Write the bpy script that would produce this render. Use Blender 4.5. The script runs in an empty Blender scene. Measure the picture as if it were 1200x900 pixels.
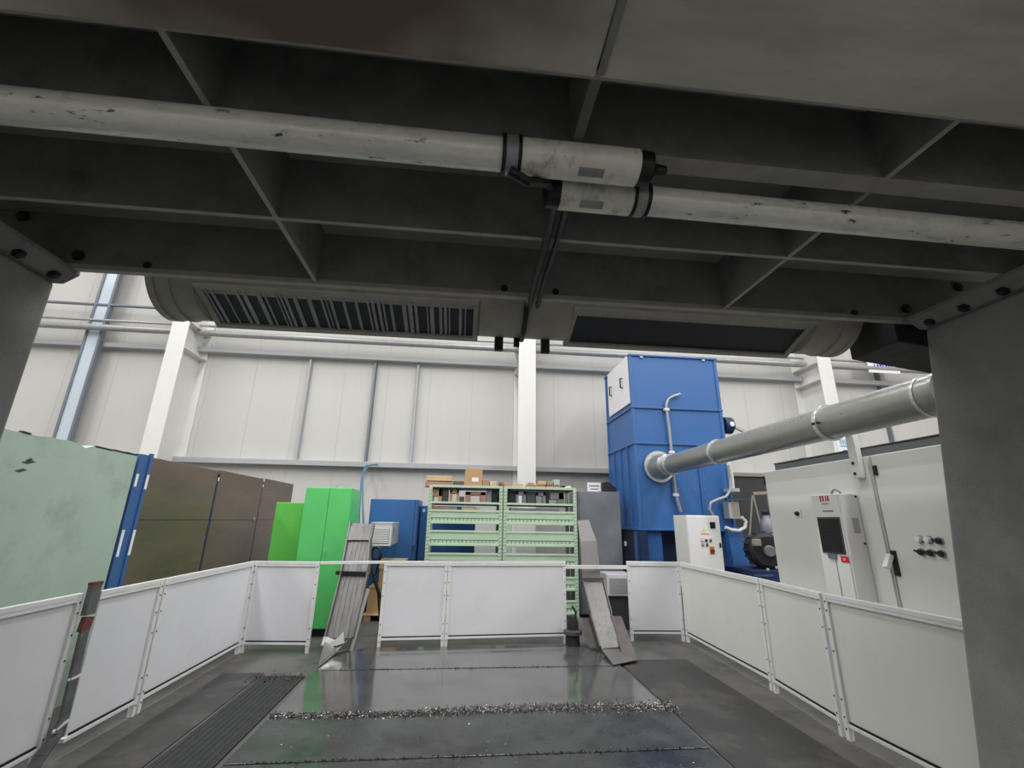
import bpy, bmesh, math, random
from mathutils import Vector, Matrix

random.seed(7)
SC = bpy.context.scene
COL = SC.collection
PI = math.pi

# ------------------------------------------------------------------ camera
F_PX, PITCH, YAW, ROLL, H = 526.885, 0.294614, -0.101154, -0.0160935, 1.6
ROT = Matrix.Rotation(YAW, 3, 'Z') @ Matrix.Rotation(PITCH, 3, 'X') @ Matrix.Rotation(ROLL, 3, 'Y')
EYE = Vector((0, 0, H))


def ray(px, py):
    return ROT @ Vector(((px - 600) / F_PX, 1.0, (450 - py) / F_PX))


def on_y(px, py, y):
    v = ray(px, py)
    return EYE + v * (y / v.y)


def on_x(px, py, x):
    v = ray(px, py)
    return EYE + v * (x / v.x)


def on_z(px, py, z=0.0):
    v = ray(px, py)
    return EYE + v * ((z - H) / v.z)


# ------------------------------------------------------------------ materials
def lin(c):
    return tuple(((v / 255) / 12.92 if v / 255 <= 0.04045 else ((v / 255 + 0.055) / 1.055) ** 2.4) for v in c) + (1.0,)


def mat(name, rgb, rough=0.6, metal=0.0, var=0.12, scale=3.0, stretch=(1, 1, 1), bump=0.0, bscale=60.0,
        rgb2=None, mix2=(0.5, 0.7), scale2=1.5, rvar=0.1, spec=0.5):
    m = bpy.data.materials.new(name)
    m.use_nodes = True
    nt = m.node_tree
    N, L = nt.nodes, nt.links
    b = N['Principled BSDF']
    b.inputs['Roughness'].default_value = rough
    b.inputs['Metallic'].default_value = metal
    b.inputs['Specular IOR Level'].default_value = spec
    geo = N.new('ShaderNodeNewGeometry')
    mp = N.new('ShaderNodeMapping')
    mp.inputs['Scale'].default_value = stretch
    L.new(geo.outputs['Position'], mp.inputs['Vector'])
    nz = N.new('ShaderNodeTexNoise')
    nz.inputs['Scale'].default_value = scale
    nz.inputs['Detail'].default_value = 6
    nz.inputs['Roughness'].default_value = 0.65
    L.new(mp.outputs[0], nz.inputs['Vector'])
    base = lin(rgb)
    rp = N.new('ShaderNodeValToRGB')
    rp.color_ramp.elements[0].position = 0.3
    rp.color_ramp.elements[1].position = 0.7
    rp.color_ramp.elements[0].color = tuple(c * (1 - var) for c in base[:3]) + (1,)
    rp.color_ramp.elements[1].color = tuple(min(1, c * (1 + var)) for c in base[:3]) + (1,)
    L.new(nz.outputs['Fac'], rp.inputs['Fac'])
    out = rp.outputs['Color']
    if rgb2 is not None:
        n2 = N.new('ShaderNodeTexNoise')
        n2.inputs['Scale'].default_value = scale2
        n2.inputs['Detail'].default_value = 8
        n2.inputs['Roughness'].default_value = 0.7
        L.new(mp.outputs[0], n2.inputs['Vector'])
        r2 = N.new('ShaderNodeMapRange')
        r2.inputs['From Min'].default_value = mix2[0]
        r2.inputs['From Max'].default_value = mix2[1]
        L.new(n2.outputs['Fac'], r2.inputs['Value'])
        mx = N.new('ShaderNodeMix')
        mx.data_type = 'RGBA'
        L.new(r2.outputs[0], mx.inputs['Factor'])
        L.new(out, mx.inputs['A'])
        mx.inputs['B'].default_value = lin(rgb2)
        out = mx.outputs['Result']
    L.new(out, b.inputs['Base Color'])
    if rvar:
        rr = N.new('ShaderNodeMapRange')
        rr.inputs['From Min'].default_value = 0.3
        rr.inputs['From Max'].default_value = 0.7
        rr.inputs['To Min'].default_value = max(0.02, rough - rvar)
        rr.inputs['To Max'].default_value = min(1, rough + rvar)
        L.new(nz.outputs['Fac'], rr.inputs['Value'])
        L.new(rr.outputs[0], b.inputs['Roughness'])
    if bump:
        n3 = N.new('ShaderNodeTexNoise')
        n3.inputs['Scale'].default_value = bscale
        n3.inputs['Detail'].default_value = 4
        L.new(geo.outputs['Position'], n3.inputs['Vector'])
        bp = N.new('ShaderNodeBump')
        bp.inputs['Strength'].default_value = bump
        bp.inputs['Distance'].default_value = 0.01
        L.new(n3.outputs['Fac'], bp.inputs['Height'])
        L.new(bp.outputs[0], b.inputs['Normal'])
    return m


MT = {}
MT['wall'] = mat('wall_panel_white', (204, 202, 198), 0.6, var=0.035, scale=0.8, stretch=(2, 1, 0.25), rgb2=(197, 194, 188), mix2=(0.6, 0.8), scale2=0.9)
MT['ceiling'] = mat('ceiling_grey', (205, 205, 203), 0.8, var=0.03)
MT['steel_white'] = mat('white_painted_column', (228, 227, 223), 0.5, var=0.03, rgb2=(196, 195, 188), mix2=(0.66, 0.8))
MT['joint'] = mat('wall_joint_grey', (180, 178, 174), 0.6, var=0.04)
MT['steel_grey'] = mat('grey_painted_steel', (176, 178, 180), 0.5, var=0.05)
MT['pipe_grey'] = mat('galvanised_pipe', (165, 166, 166), 0.4, 0.3, var=0.08, scale=8)
MT['floor'] = mat('concrete_floor', (95, 94, 92), 0.6, var=0.18, scale=2.5, bump=0.15, rgb2=(72, 72, 72), mix2=(0.5, 0.68), scale2=2.2)
MT['mat'] = mat('dark_floor_mat', (58, 57, 57), 0.65, var=0.25, scale=3.5, bump=0.3, bscale=120, rgb2=(96, 94, 91), mix2=(0.5, 0.78), scale2=1.6)
MT['rubber'] = mat('black_rubber', (36, 38, 40), 0.6, var=0.2, scale=9, bump=0.3, bscale=90)
MT['table'] = mat('oily_steel_table', (132, 132, 132), 0.13, 0.7, var=0.16, scale=2.2, rvar=0.05, spec=0.9, rgb2=(106, 106, 107), mix2=(0.5, 0.75), scale2=1.8)
MT['table_dull'] = mat('oily_steel_table_dull', (76, 78, 80), 0.3, 0.4, var=0.3, scale=3.2, rvar=0.12, spec=0.8, rgb2=(34, 36, 38), mix2=(0.47, 0.7), scale2=1.7)
MT['chip'] = mat('metal_chips', (196, 192, 188), 0.3, 0.6, var=0.35, scale=40)
MT['chip_dark'] = mat('dark_metal_chips', (78, 73, 71), 0.4, 0.4, var=0.35, scale=40)
MT['gantry'] = mat('cast_iron_grey', (146, 148, 144), 0.7, var=0.12, scale=5, bump=0.25, bscale=110, rgb2=(126, 128, 126), mix2=(0.5, 0.72), scale2=2.2)
MT['beam_lit'] = mat('beam_underside_lit', (178, 177, 174), 0.75, var=0.16, scale=4, bump=0.3, bscale=110, rgb2=(150, 149, 147), mix2=(0.5, 0.72), scale2=2.0)  # light on the pocket ceilings put into colour, paler than rib walls
MT['pocket'] = mat('cast_iron_underside', (138, 138, 136), 0.75, var=0.2, scale=5, bump=0.35, bscale=110, rgb2=(108, 108, 107), mix2=(0.5, 0.7), scale2=2.6)  # shade of rib walls and rear web put into colour
MT['rib'] = mat('lit_rib_edge', (176, 172, 164), 0.65, var=0.15, scale=9, bump=0.2)  # same iron as pocket; light caught on down-facing edges put into colour
def plate_mat():
    m = mat('stained_plate', (214, 207, 197), 0.55, 0.1, var=0.16, scale=3, stretch=(0.5, 2, 1), rgb2=(186, 176, 164), mix2=(0.5, 0.75), scale2=1.3)
    nt = m.node_tree
    N, L = nt.nodes, nt.links
    b = N['Principled BSDF']
    src = b.inputs['Base Color'].links[0].from_socket
    geo = N.new('ShaderNodeNewGeometry')
    vm = N.new('ShaderNodeVectorMath')
    vm.operation = 'SUBTRACT'
    vm.inputs[1].default_value = (-0.45, 0.75, 2.87)
    L.new(geo.outputs['Position'], vm.inputs[0])
    sc_ = N.new('ShaderNodeVectorMath')
    sc_.operation = 'MULTIPLY'
    sc_.inputs[1].default_value = (0.9, 1.2, 1)
    L.new(vm.outputs[0], sc_.inputs[0])
    ln = N.new('ShaderNodeVectorMath')
    ln.operation = 'LENGTH'
    L.new(sc_.outputs[0], ln.inputs[0])
    nz = N.new('ShaderNodeTexNoise')
    nz.inputs['Scale'].default_value = 4
    nz.inputs['Detail'].default_value = 6
    L.new(geo.outputs['Position'], nz.inputs['Vector'])
    ad = N.new('ShaderNodeMath')
    ad.operation = 'MULTIPLY_ADD'
    ad.inputs[1].default_value = 0.5
    L.new(nz.outputs['Fac'], ad.inputs[0])
    L.new(ln.outputs['Value'], ad.inputs[2])
    mr = N.new('ShaderNodeMapRange')
    mr.inputs['From Min'].default_value = 0.55
    mr.inputs['From Max'].default_value = 1.05
    mr.inputs['To Min'].default_value = 0.85
    mr.inputs['To Max'].default_value = 0.0
    L.new(ad.outputs[0], mr.inputs['Value'])
    mx = N.new('ShaderNodeMix')
    mx.data_type = 'RGBA'
    L.new(mr.outputs[0], mx.inputs['Factor'])
    L.new(src, mx.inputs['A'])
    mx.inputs['B'].default_value = lin((92, 66, 46))
    L.new(mx.outputs['Result'], b.inputs['Base Color'])
    return m


MT['plate'] = plate_mat()
MT['dark'] = mat('dark_iron', (34, 34, 35), 0.6, 0.1, var=0.2, scale=14)
MT['black'] = mat('black_plastic', (20, 20, 22), 0.45, var=0.1)
MT['tube'] = mat('dirty_aluminium_tube', (240, 239, 232), 0.3, 0.1, var=0.14, scale=6, stretch=(0.6, 2, 2), rgb2=(70, 66, 58), mix2=(0.61, 0.66), scale2=15)
MT['sleeve'] = mat('dirty_pale_sleeve', (240, 237, 224), 0.42, 0.1, var=0.12, scale=9, rgb2=(108, 104, 88), mix2=(0.55, 0.75), scale2=7)
MT['duct'] = mat('grey_beige_duct', (172, 169, 159), 0.55, 0.1, var=0.12, scale=5, rgb2=(140, 136, 127), mix2=(0.5, 0.75), scale2=3)
MT['grille'] = mat('dark_filter_mesh', (58, 60, 66), 0.55, 0.3, var=0.25, scale=16, stretch=(1.5, .3, .3))
MT['slat'] = mat('filter_slat_grey', (165, 166, 167), 0.5, 0.3, var=0.2, scale=14)
MT['panel'] = mat('white_barrier_sheet', (224, 225, 229), 0.5, var=0.035, scale=2.0, rgb2=(214, 215, 218), mix2=(0.56, 0.8), scale2=2.5)
MT['panel_warm'] = mat('off_white_barrier_sheet', (222, 222, 217), 0.5, var=0.03, scale=2.0, rgb2=(212, 212, 206), mix2=(0.56, 0.8), scale2=2.5)
MT['frame'] = mat('white_barrier_frame', (228, 228, 228), 0.4, var=0.04, scale=8, rgb2=(140, 140, 138), mix2=(0.68, 0.76), scale2=10)
MT['mint'] = mat('mint_paint', (170, 190, 176), 0.55, var=0.05, scale=2.5, rgb2=(150, 167, 155), mix2=(0.52, 0.74), scale2=2.4, bump=0.1, bscale=20)
MT['mint_rack'] = mat('mint_rack_paint', (180, 204, 178), 0.5, var=0.05, scale=6)
MT['mint_dark'] = mat('mint_rack_shade_slot', (60, 84, 66), 0.6, var=0.1)
MT['blue'] = mat('blue_paint', (54, 104, 166), 0.42, var=0.06, scale=2)
MT['blue_dark'] = mat('dark_blue_paint', (30, 48, 88), 0.45, var=0.1)
MT['blue_strip'] = mat('blue_strip_paint', (62, 100, 154), 0.5, var=0.08)
MT['smoked'] = mat('brown_sheet_doors', (116, 100, 86), 0.34, 0.05, var=0.08, scale=1.3, stretch=(1, .6, 2.2), rgb2=(84, 76, 72), mix2=(0.35, 0.75), scale2=1.0)
MT['tape'] = mat('white_tape', (238, 240, 242), 0.4, var=0.01)
MT['green'] = mat('bright_green_paint', (96, 204, 114), 0.4, var=0.05, scale=3)
MT['green2'] = mat('leaf_green_paint', (102, 196, 84), 0.4, var=0.05, scale=3)
MT['slate'] = mat('slate_grey_metal', (120, 124, 132), 0.42, 0.3, var=0.14, scale=2.2)
MT['chute'] = mat('scuffed_chute_steel', (128, 126, 126), 0.4, 0.45, var=0.25, scale=6, stretch=(4, 1, 0.6), rgb2=(98, 96, 96), mix2=(0.5, 0.7), scale2=4)
MT['chute_speck'] = mat('chip_specked_steel', (122, 121, 120), 0.4, 0.4, var=0.12, scale=9, rgb2=(96, 95, 95), mix2=(0.56, 0.64), scale2=24)
MT['chute_dark'] = mat('dull_brown_steel', (98, 92, 90), 0.5, 0.3, var=0.14, scale=5)
MT['chute_plain'] = mat('plain_grey_cover', (128, 125, 125), 0.45, 0.2, var=0.05)
MT['silver'] = mat('bright_foil', (232, 232, 234), 0.25, 0.6, var=0.1)
MT['cabinet'] = mat('light_grey_cabinet', (222, 223, 218), 0.45, var=0.03, scale=1.5, rgb2=(214, 215, 210), mix2=(0.55, 0.8))
MT['cabinet_white'] = mat('white_cabinet', (234, 233, 234), 0.42, var=0.02)
MT['cap'] = mat('grey_cable_tray', (112, 116, 118), 0.5, 0.2, var=0.1)
MT['galv'] = mat('galvanised_spiral_pipe', (158, 159, 154), 0.34, 0.6, var=0.06, scale=7, stretch=(1, 0.4, 1))
MT['galv_bright'] = mat('bright_galvanised_ring', (214, 216, 216), 0.3, 0.6, var=0.1)
MT['vent_grey'] = mat('grey_heater_case', (176, 176, 178), 0.45, 0.1, var=0.05)
MT['vent_white'] = mat('pale_louvre', (214, 214, 214), 0.45, var=0.04)
MT['wood'] = mat('sawn_wood', (184, 148, 110), 0.7, var=0.15, scale=6, stretch=(1, 1, 4))
MT['wood_pale'] = mat('pale_wood', (206, 178, 140), 0.7, var=0.12, scale=6)
MT['wood_red'] = mat('reddish_wood', (170, 130, 110), 0.7, var=0.14, scale=7)
MT['wood_dark'] = mat('dark_wood', (110, 88, 72), 0.7, var=0.14, scale=7)
MT['card'] = mat('cardboard', (188, 152, 112), 0.8, var=0.08)
MT['steel'] = mat('machined_grey_steel', (140, 144, 150), 0.4, 0.4, var=0.15, scale=6)
MT['steel_dark'] = mat('dark_grey_steel', (76, 78, 82), 0.5, 0.3, var=0.18, scale=6)
MT['paper'] = mat('white_paper', (236, 236, 238), 0.7, var=0.01)
MT['ink'] = mat('grey_ink', (120, 124, 140), 0.7, var=0.05)
MT['ink_blue'] = mat('blue_ink', (40, 70, 170), 0.6, var=0.03)
MT['ink_cyan'] = mat('cyan_ink', (70, 170, 205), 0.6, var=0.03)
MT['red'] = mat('red_label', (196, 36, 46), 0.5, var=0.05)
MT['pink'] = mat('pale_red_label', (224, 150, 150), 0.6, var=0.05)
MT['yellow'] = mat('pale_yellow_label', (226, 218, 160), 0.6, var=0.05)
MT['orange'] = mat('orange_plastic', (206, 130, 60), 0.5, var=0.15, scale=30)
MT['copper'] = mat('copper_pipe', (196, 120, 84), 0.35, 0.7, var=0.1)
MT['tray'] = mat('galvanised_tray', (206, 218, 228), 0.35, 0.2, var=0.05, scale=3)
MT['tray_edge'] = mat('tray_edge', (120, 128, 138), 0.45, 0.2, var=0.05)
MT['rust_red'] = mat('rusty_red_steel', (112, 66, 58), 0.7, 0.1, var=0.25, scale=20)
MT['bent'] = mat('scraped_grey_steel', (104, 106, 108), 0.5, 0.3, var=0.3, scale=12, rgb2=(180, 180, 180), mix2=(0.62, 0.72), scale2=16)
MT['hose_blue'] = mat('blue_hose', (66, 120, 150), 0.45, var=0.05)
MT['hood'] = mat('charcoal_curtain', (62, 62, 64), 0.7, var=0.12, scale=4)
MT['beige'] = mat('beige_bar', (150, 142, 128), 0.6, var=0.08)
MT['plastic_white'] = mat('white_plastic', (242, 242, 244), 0.3, var=0.01)  # plain white plastic of latches, lenses and handle grip


# ------------------------------------------------------------------ mesh builder
class MB:
    def __init__(self):
        self.v, self.f = [], []

    def hexa(self, p):                      # 8 points: bottom ring 0-3, top ring 4-7
        b = len(self.v)
        self.v += [Vector(q) for q in p]
        self.f += [tuple(b + i for i in q) for q in ((3, 2, 1, 0), (4, 5, 6, 7), (0, 1, 5, 4), (1, 2, 6, 5), (2, 3, 7, 6), (3, 0, 4, 7))]
        return self

    def box(self, x0, x1, y0, y1, z0, z1):
        return self.hexa([(x0, y0, z0), (x1, y0, z0), (x1, y1, z0), (x0, y1, z0), (x0, y0, z1), (x1, y0, z1), (x1, y1, z1), (x0, y1, z1)])

    def bar(self, a, b, w, d, up=(0, 0, 1)):  # box section running a -> b, w across, d along "up"
        a, b = Vector(a), Vector(b)
        t = (b - a).normalized()
        u = Vector(up)
        s = t.cross(u)
        if s.length < 1e-5:
            s = t.cross(Vector((0, 1, 0)))
        s.normalize()
        u = s.cross(t).normalized()
        s, u = s * w / 2, u * d / 2
        return self.hexa([a - s - u, a + s - u, b + s - u, b - s - u, a - s + u, a + s + u, b + s + u, b - s + u])

    def prism(self, poly, off):             # polygon points extruded by vector off
        b, n, o = len(self.v), len(poly), Vector(off)
        self.v += [Vector(p) for p in poly] + [Vector(p) + o for p in poly]
        self.f += [tuple(b + i for i in range(n))[::-1], tuple(b + n + i for i in range(n))]
        self.f += [(b + i, b + (i + 1) % n, b + n + (i + 1) % n, b + n + i) for i in range(n)]
        return self

    def tube(self, pts, r, n=10, caps=True, closed=False):
        pts = [Vector(p) for p in pts]
        rs = r if isinstance(r, (list, tuple)) else [r] * len(pts)
        b = len(self.v)
        prev = None
        for i, p in enumerate(pts):
            t = (pts[min(i + 1, len(pts) - 1)] - pts[max(i - 1, 0)]).normalized()
            if prev is None:
                s = t.cross(Vector((0, 0, 1)))
                if s.length < 1e-3:
                    s = t.cross(Vector((0, 1, 0)))
            else:
                s = prev - t * prev.dot(t)
            s.normalize()
            prev = s
            w = t.cross(s).normalized()
            for k in range(n):
                a = 2 * PI * k / n
                self.v.append(p + (s * math.cos(a) + w * math.sin(a)) * rs[i])
        for i in range(len(pts) - 1):
            for k in range(n):
                self.f.append((b + i * n + k, b + i * n + (k + 1) % n, b + (i + 1) * n + (k + 1) % n, b + (i + 1) * n + k))
        if caps:
            self.f.append(tuple(b + k for k in range(n))[::-1])
            self.f.append(tuple(b + (len(pts) - 1) * n + k for k in range(n)))
        return self

    def lathe(self, p0, axis, prof, n=24):   # prof: (distance along axis, radius)
        p0, a = Vector(p0), Vector(axis).normalized()
        s = a.cross(Vector((0, 0, 1)))
        if s.length < 1e-3:
            s = Vector((1, 0, 0))
        s.normalize()
        w = a.cross(s).normalized()
        b = len(self.v)
        for (d, r) in prof:
            for k in range(n):
                an = 2 * PI * k / n
                self.v.append(p0 + a * d + (s * math.cos(an) + w * math.sin(an)) * r)
        for i in range(len(prof) - 1):
            for k in range(n):
                self.f.append((b + i * n + k, b + i * n + (k + 1) % n, b + (i + 1) * n + (k + 1) % n, b + (i + 1) * n + k))
        self.f.append(tuple(b + k for k in range(n))[::-1])
        self.f.append(tuple(b + (len(prof) - 1) * n + k for k in range(n)))
        return self

    def cyl(self, a, b, r, n=16):
        a, b = Vector(a), Vector(b)
        return self.lathe(a, b - a, [(0, r), ((b - a).length, r)], n)

    def build(self, name, m, parent=None, bevel=0.0, smooth=False, origin=None):
        me = bpy.data.meshes.new(name)
        base = Vector((0, 0, 0))
        if parent is not None:
            q = parent
            while q is not None:
                base += q.location
                q = q.parent
        if origin is not None:
            o0 = Vector(origin)
        else:
            o0 = base.copy()
        me.from_pydata([v - o0 for v in self.v], [], self.f)
        me.materials.append(MT[m] if isinstance(m, str) else m)
        bm = bmesh.new()
        bm.from_mesh(me)
        bmesh.ops.recalc_face_normals(bm, faces=bm.faces)
        bm.to_mesh(me)
        bm.free()
        o = bpy.data.objects.new(name, me)
        COL.objects.link(o)
        o.location = o0 - base
        if parent is not None:
            o.parent = parent
        if bevel:
            md = o.modifiers.new('Bevel', 'BEVEL')
            md.width = bevel
            md.segments = 2
            md.limit_method = 'ANGLE'
            md.angle_limit = math.radians(40)
        if smooth:
            for p in me.polygons:
                p.use_smooth = True
            try:
                me.set_sharp_from_angle(angle=math.radians(35))
            except Exception:
                pass
        return o


def tag(o, label=None, cat=None, group=None, kind=None):
    if label:
        o['label'] = label
    if cat:
        o['category'] = cat
    if group:
        o['group'] = group
    if kind:
        o['kind'] = kind
    return o


def thing(name, loc, label, cat, group=None):
    o = bpy.data.objects.new(name, None)
    o.empty_display_size = 0.1
    COL.objects.link(o)
    o.location = loc
    return tag(o, label, cat, group)


def struct(o, label=None):
    o['kind'] = 'structure'
    if label:
        o['label'] = label
    return o


# ================================================================== THE HALL
YW = 11.0
XL, XR, YF, ZC = -15.0, 16.0, -11.0, 9.6
struct(MB().box(XL - .2, XR + .2, YF - .2, YW + .4, -0.2, 0).build('floor', 'floor'), 'grey concrete factory floor')
wb = MB().box(XL, XR, YW, YW + 0.2, 0, ZC)
struct(wb.build('wall_back', 'wall'), 'white insulated panel wall at the back of the hall')
sm = MB()                                           # panel joints, 1.05 m apart
x = XL + 0.4
while x < XR:
    sm.box(x - 0.004, x + 0.004, YW - 0.002, YW + 0.01, 0, ZC)
    x += 1.05
struct(sm.build('trim_1', 'joint'), 'fine vertical joints of the back wall panels')
struct(MB().box(XL - .2, XL, YF, YW, 0, ZC).build('wall_left', 'wall'))
struct(MB().box(XR, XR + .2, YF, YW, 0, ZC).build('wall_right', 'wall'))
struct(MB().box(XL, XR, YF - .2, YF, 0, ZC).build('wall_front', 'wall'))
struct(MB().box(XL - .2, XR + .2, YF - .2, YW + .2, ZC, ZC + .2).build('ceiling', 'ceiling'))

# horizontal wall girts
zl = on_y(500, 546, YW - 0.2).z
zu = on_y(500, 422, YW - 0.2).z
g = MB()
g.box(XL, XR, YW - 0.2, YW, zl - 0.06, zl + 0.06)
struct(g.build('trim_2', 'steel_grey', bevel=0.008), 'lower grey steel girt along the back wall')
g = MB()
g.box(XL, XR, YW - 0.2, YW, zu - 0.06, zu + 0.06)
struct(g.build('trim_3', 'steel_grey', bevel=0.008), 'upper grey steel girt along the back wall')
# steel columns (I sections)
for i, (cx, w) in enumerate(((-6.49, 0.36), (1.375, 0.41), (9.1, 0.37))):
    yf, yb, t = 10.02, YW - 0.01, 0.03
    zt = on_y((212, 617, 960)[i], (376, 398, 424)[i], yf).z
    c = MB()
    c.box(cx - w / 2, cx + w / 2, yf, yf + t, 0, ZC)
    c.box(cx - w / 2, cx + w / 2, yb - t, yb, 0, ZC)
    c.box(cx - 0.015, cx + 0.015, yf + t, yb - t, 0, ZC)
    for zz in (zu - .25, zt):
        c.box(cx - w / 2, cx + w / 2, yf + t, yb - t, zz, zz + .02)
    struct(c.build('trim_%d' % (4 + i), 'steel_white', bevel=0.004),
           'white steel column against the back wall, ' + ('beyond the brown cabinet', 'behind the mint racks', 'beyond the silver exhaust pipe')[i])
    cx0 = cx
# horizontal pipes high on the wall
zp = on_y(500, 404, YW - 0.45).z
zp2 = on_y(500, 396, YW - .32).z


def clamps(mb, axis_pts, r, w):
    for p in axis_pts:
        mb.cyl((p[0] - w, p[1], p[2]), (p[0] + w, p[1], p[2]), r)


t = MB()
for xa, xb in ((XL + .1, -6.6), (-6.4, 1.27), (1.48, 9.0), (9.2, XR - .1)):
    t.cyl((xa, YW - .45, zp), (xb, YW - .45, zp), 0.075, 12)
o = t.build('wall_pipe', 'pipe_grey', smooth=True)
tag(o, 'thick grey pipe running along the back wall above the upper girt', 'pipe')
t = MB().cyl((XL + .1, YW - .32, zp2), (XR - .1, YW - .32, zp2), 0.03, 10)
tag(t.build('wall_pipe', 'pipe_grey', smooth=True), 'thin grey pipe on the back wall just above the thick pipe', 'pipe')
zq = on_y(100, 356, YW - .3).z
t = MB().cyl((XL + .1, YW - .3, zq), (-6.72, YW - .3, zq), 0.035, 10)
tag(t.build('wall_conduit', 'tray_edge', smooth=True), 'thin dark conduit across the cable tray high on the back wall', 'conduit')
# slim verticals between the girts
for k, (p0, p1, mm, lab) in enumerate((
        ((347, 537), (368, 405), 'steel_grey', 'slim grey wall post above the brown cabinet doors'),
        ((428, 540), (441, 410), 'tray_edge', 'slim blue-grey wall post above the green cabinet'),
        ((481, 545), (490, 425), 'steel_grey', 'slim grey wall post above the blue cabinet'))):
    xx = on_y(p0[0], p0[1], YW - .08).x
    t = MB().box(xx - .022, xx + .022, YW - .12, YW - .02, zl + .06, zu - .1).box(xx - .035, xx + .035, YW - .02, YW, zl + .06, zu - .1)
    tag(t.build('wall_post', mm, bevel=.004), lab, 'post')
# right-hand slim verticals
for p0, lab in (((1046, 515), 'slim grey wall post above the grey switch cabinet'),):
    xx = on_y(p0[0], p0[1], YW - .08).x
    t = MB().box(xx - .022, xx + .022, YW - .12, YW - .02, zl + .06, 7.5).box(xx - .035, xx + .035, YW - .02, YW, zl + .06, 7.5)
    tag(t.build('wall_post', 'tray_edge', bevel=.004), lab, 'post')
# galvanised vertical tray
xt = on_y(80, 490, YW - .3).x
r = thing('cable_tray', (xt, YW - .3, 0), 'pale galvanised vertical cable tray on the back wall above the mint block', 'cable tray')
MB().box(xt - .13, xt + .13, YW - .3, YW - .28, .3, ZC - .1).build('tray_cover', 'tray', r)
for s in (-1, 1):
    MB().box(xt + s * .155 - .025, xt + s * .155 + .025, YW - .33, YW - .215, .3, ZC - .1).build('side_rail', 'tray_edge', r)

# ------------------------------------------------------------------ lights (hall high-bay rows)
for i, lx in enumerate((-10.5, -5.2, 0.5, 6.2, 11.5)):
    ld = bpy.data.lights.new('hall_light', 'AREA')
    ld.shape = 'RECTANGLE'
    ld.size, ld.size_y = 1.0, 18.0
    ld.energy = 820
    ld.color = (1.0, 0.992, 0.985)
    lo = bpy.data.objects.new('hall_light', ld)
    COL.objects.link(lo)
    lo.location = (lx, 0.0, ZC - .15)
wd = bpy.data.worlds.new('World')
SC.world = wd
wd.use_nodes = True
wd.node_tree.nodes['Background'].inputs[0].default_value = (0.9, 0.95, 1, 1)
wd.node_tree.nodes['Background'].inputs[1].default_value = 0.2

# ================================================================== GANTRY
ZB = 2.9
U = 1.3
YE = 1.885 * U
gr = thing('gantry_machine', (0.35, 1.3, 0), 'huge dark grey cast iron machine gantry with ribbed beam spanning overhead between two legs', 'machine gantry')
DP = 0.33
xA, xB = -3.3, 4.1
y1, y2, y3 = 1.423 * U, 0.99 * U, 0.75 * U
ys = 0.15
bm_ = MB()
bm_.box(xA, xB, ys, YE, ZB + DP, ZB + 1.3)
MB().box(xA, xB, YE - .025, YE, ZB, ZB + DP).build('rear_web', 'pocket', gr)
bm_.build('beam', 'beam_lit', gr)
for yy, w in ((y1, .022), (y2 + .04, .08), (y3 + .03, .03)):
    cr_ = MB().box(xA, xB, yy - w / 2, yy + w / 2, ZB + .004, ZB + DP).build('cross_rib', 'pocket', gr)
    MB().box(xA, xB, yy - w / 2, yy + w / 2, ZB, ZB + .004).build('lit_edge', 'rib', cr_)  # thin strip added to carry the painted-in light of the rib edge
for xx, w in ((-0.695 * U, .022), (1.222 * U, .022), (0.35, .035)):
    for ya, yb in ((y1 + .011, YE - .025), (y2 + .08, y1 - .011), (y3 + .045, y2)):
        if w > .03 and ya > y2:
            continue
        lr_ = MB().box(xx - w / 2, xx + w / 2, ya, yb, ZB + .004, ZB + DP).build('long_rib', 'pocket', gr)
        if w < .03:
            MB().box(xx - w / 2, xx + w / 2, ya, yb, ZB, ZB + .004).build('lit_edge', 'rib', lr_)
# rear lip
MB().box(xA + 1, xB - 1.0, YE - .03, YE + .012, ZB - .012, ZB + .02).build('edge_strip', 'rib', gr, bevel=.004)
# underside plates at the front
for xa, xb in ((xA, .335), (.35, xB)):
    MB().box(xa, xb, ys, y3 + .015, ZB - .03, ZB + DP).build('wear_plate', 'plate', gr, bevel=.006)
MB().tube([(0.345, ys + .05, ZB - .03), (0.34, .5, ZB - .032), (0.35, y3, ZB - .03)], .012, 8).build('weld_bead', 'gantry', gr, smooth=True)


# legs
def leg(sgn, xt_, xb_, yt_, yb_, out):
    m_ = MB()
    ya = .25
    zt = ZB - .085
    ring = []
    for z_, k in ((0, 0), (zt, 1)):
        xi = xb_ + (xt_ - xb_) * k
        yf_ = yb_ + (yt_ - yb_) * k
        xo = xi + sgn * out
        ring += [(xi, ya, z_), (xo, ya, z_), (xo, yf_, z_), (xi, yf_, z_)]
    m_.hexa(ring)
    lg = m_.build('leg', 'gantry', gr, bevel=.02)
    f_ = MB()
    xi = xt_ - sgn * .10
    prof = [(xi, ZB - .002), (xi, ZB - .03), (xt_ - sgn * .03, ZB - .085), (xt_ + sgn * out, ZB - .085), (xt_ + sgn * out, ZB - .002)]
    f_.prism([(px_, ya - .05, pz_) for px_, pz_ in prof], (0, yt_ - ya + .06, 0))
    f_.build('leg_flange', 'pocket', gr, bevel=.006)
    for k in range(8):
        yy = yt_ - .08 - k * .2
        c_ = Vector((xt_ - sgn * .045, yy, ZB - .07))
        MB().lathe(c_, (-sgn * .55, 0, -.8), [(-.02, .03), (.012, .03), (.012, .02), (.02, .02), (.022, .01)], 6).build('bolt', 'dark', gr)
    return lg


leg(-1, -2.29, -2.31, 2.47, 2.52, .9)
leg(1, 2.90, 2.90, 2.37, 2.752, .42)
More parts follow.
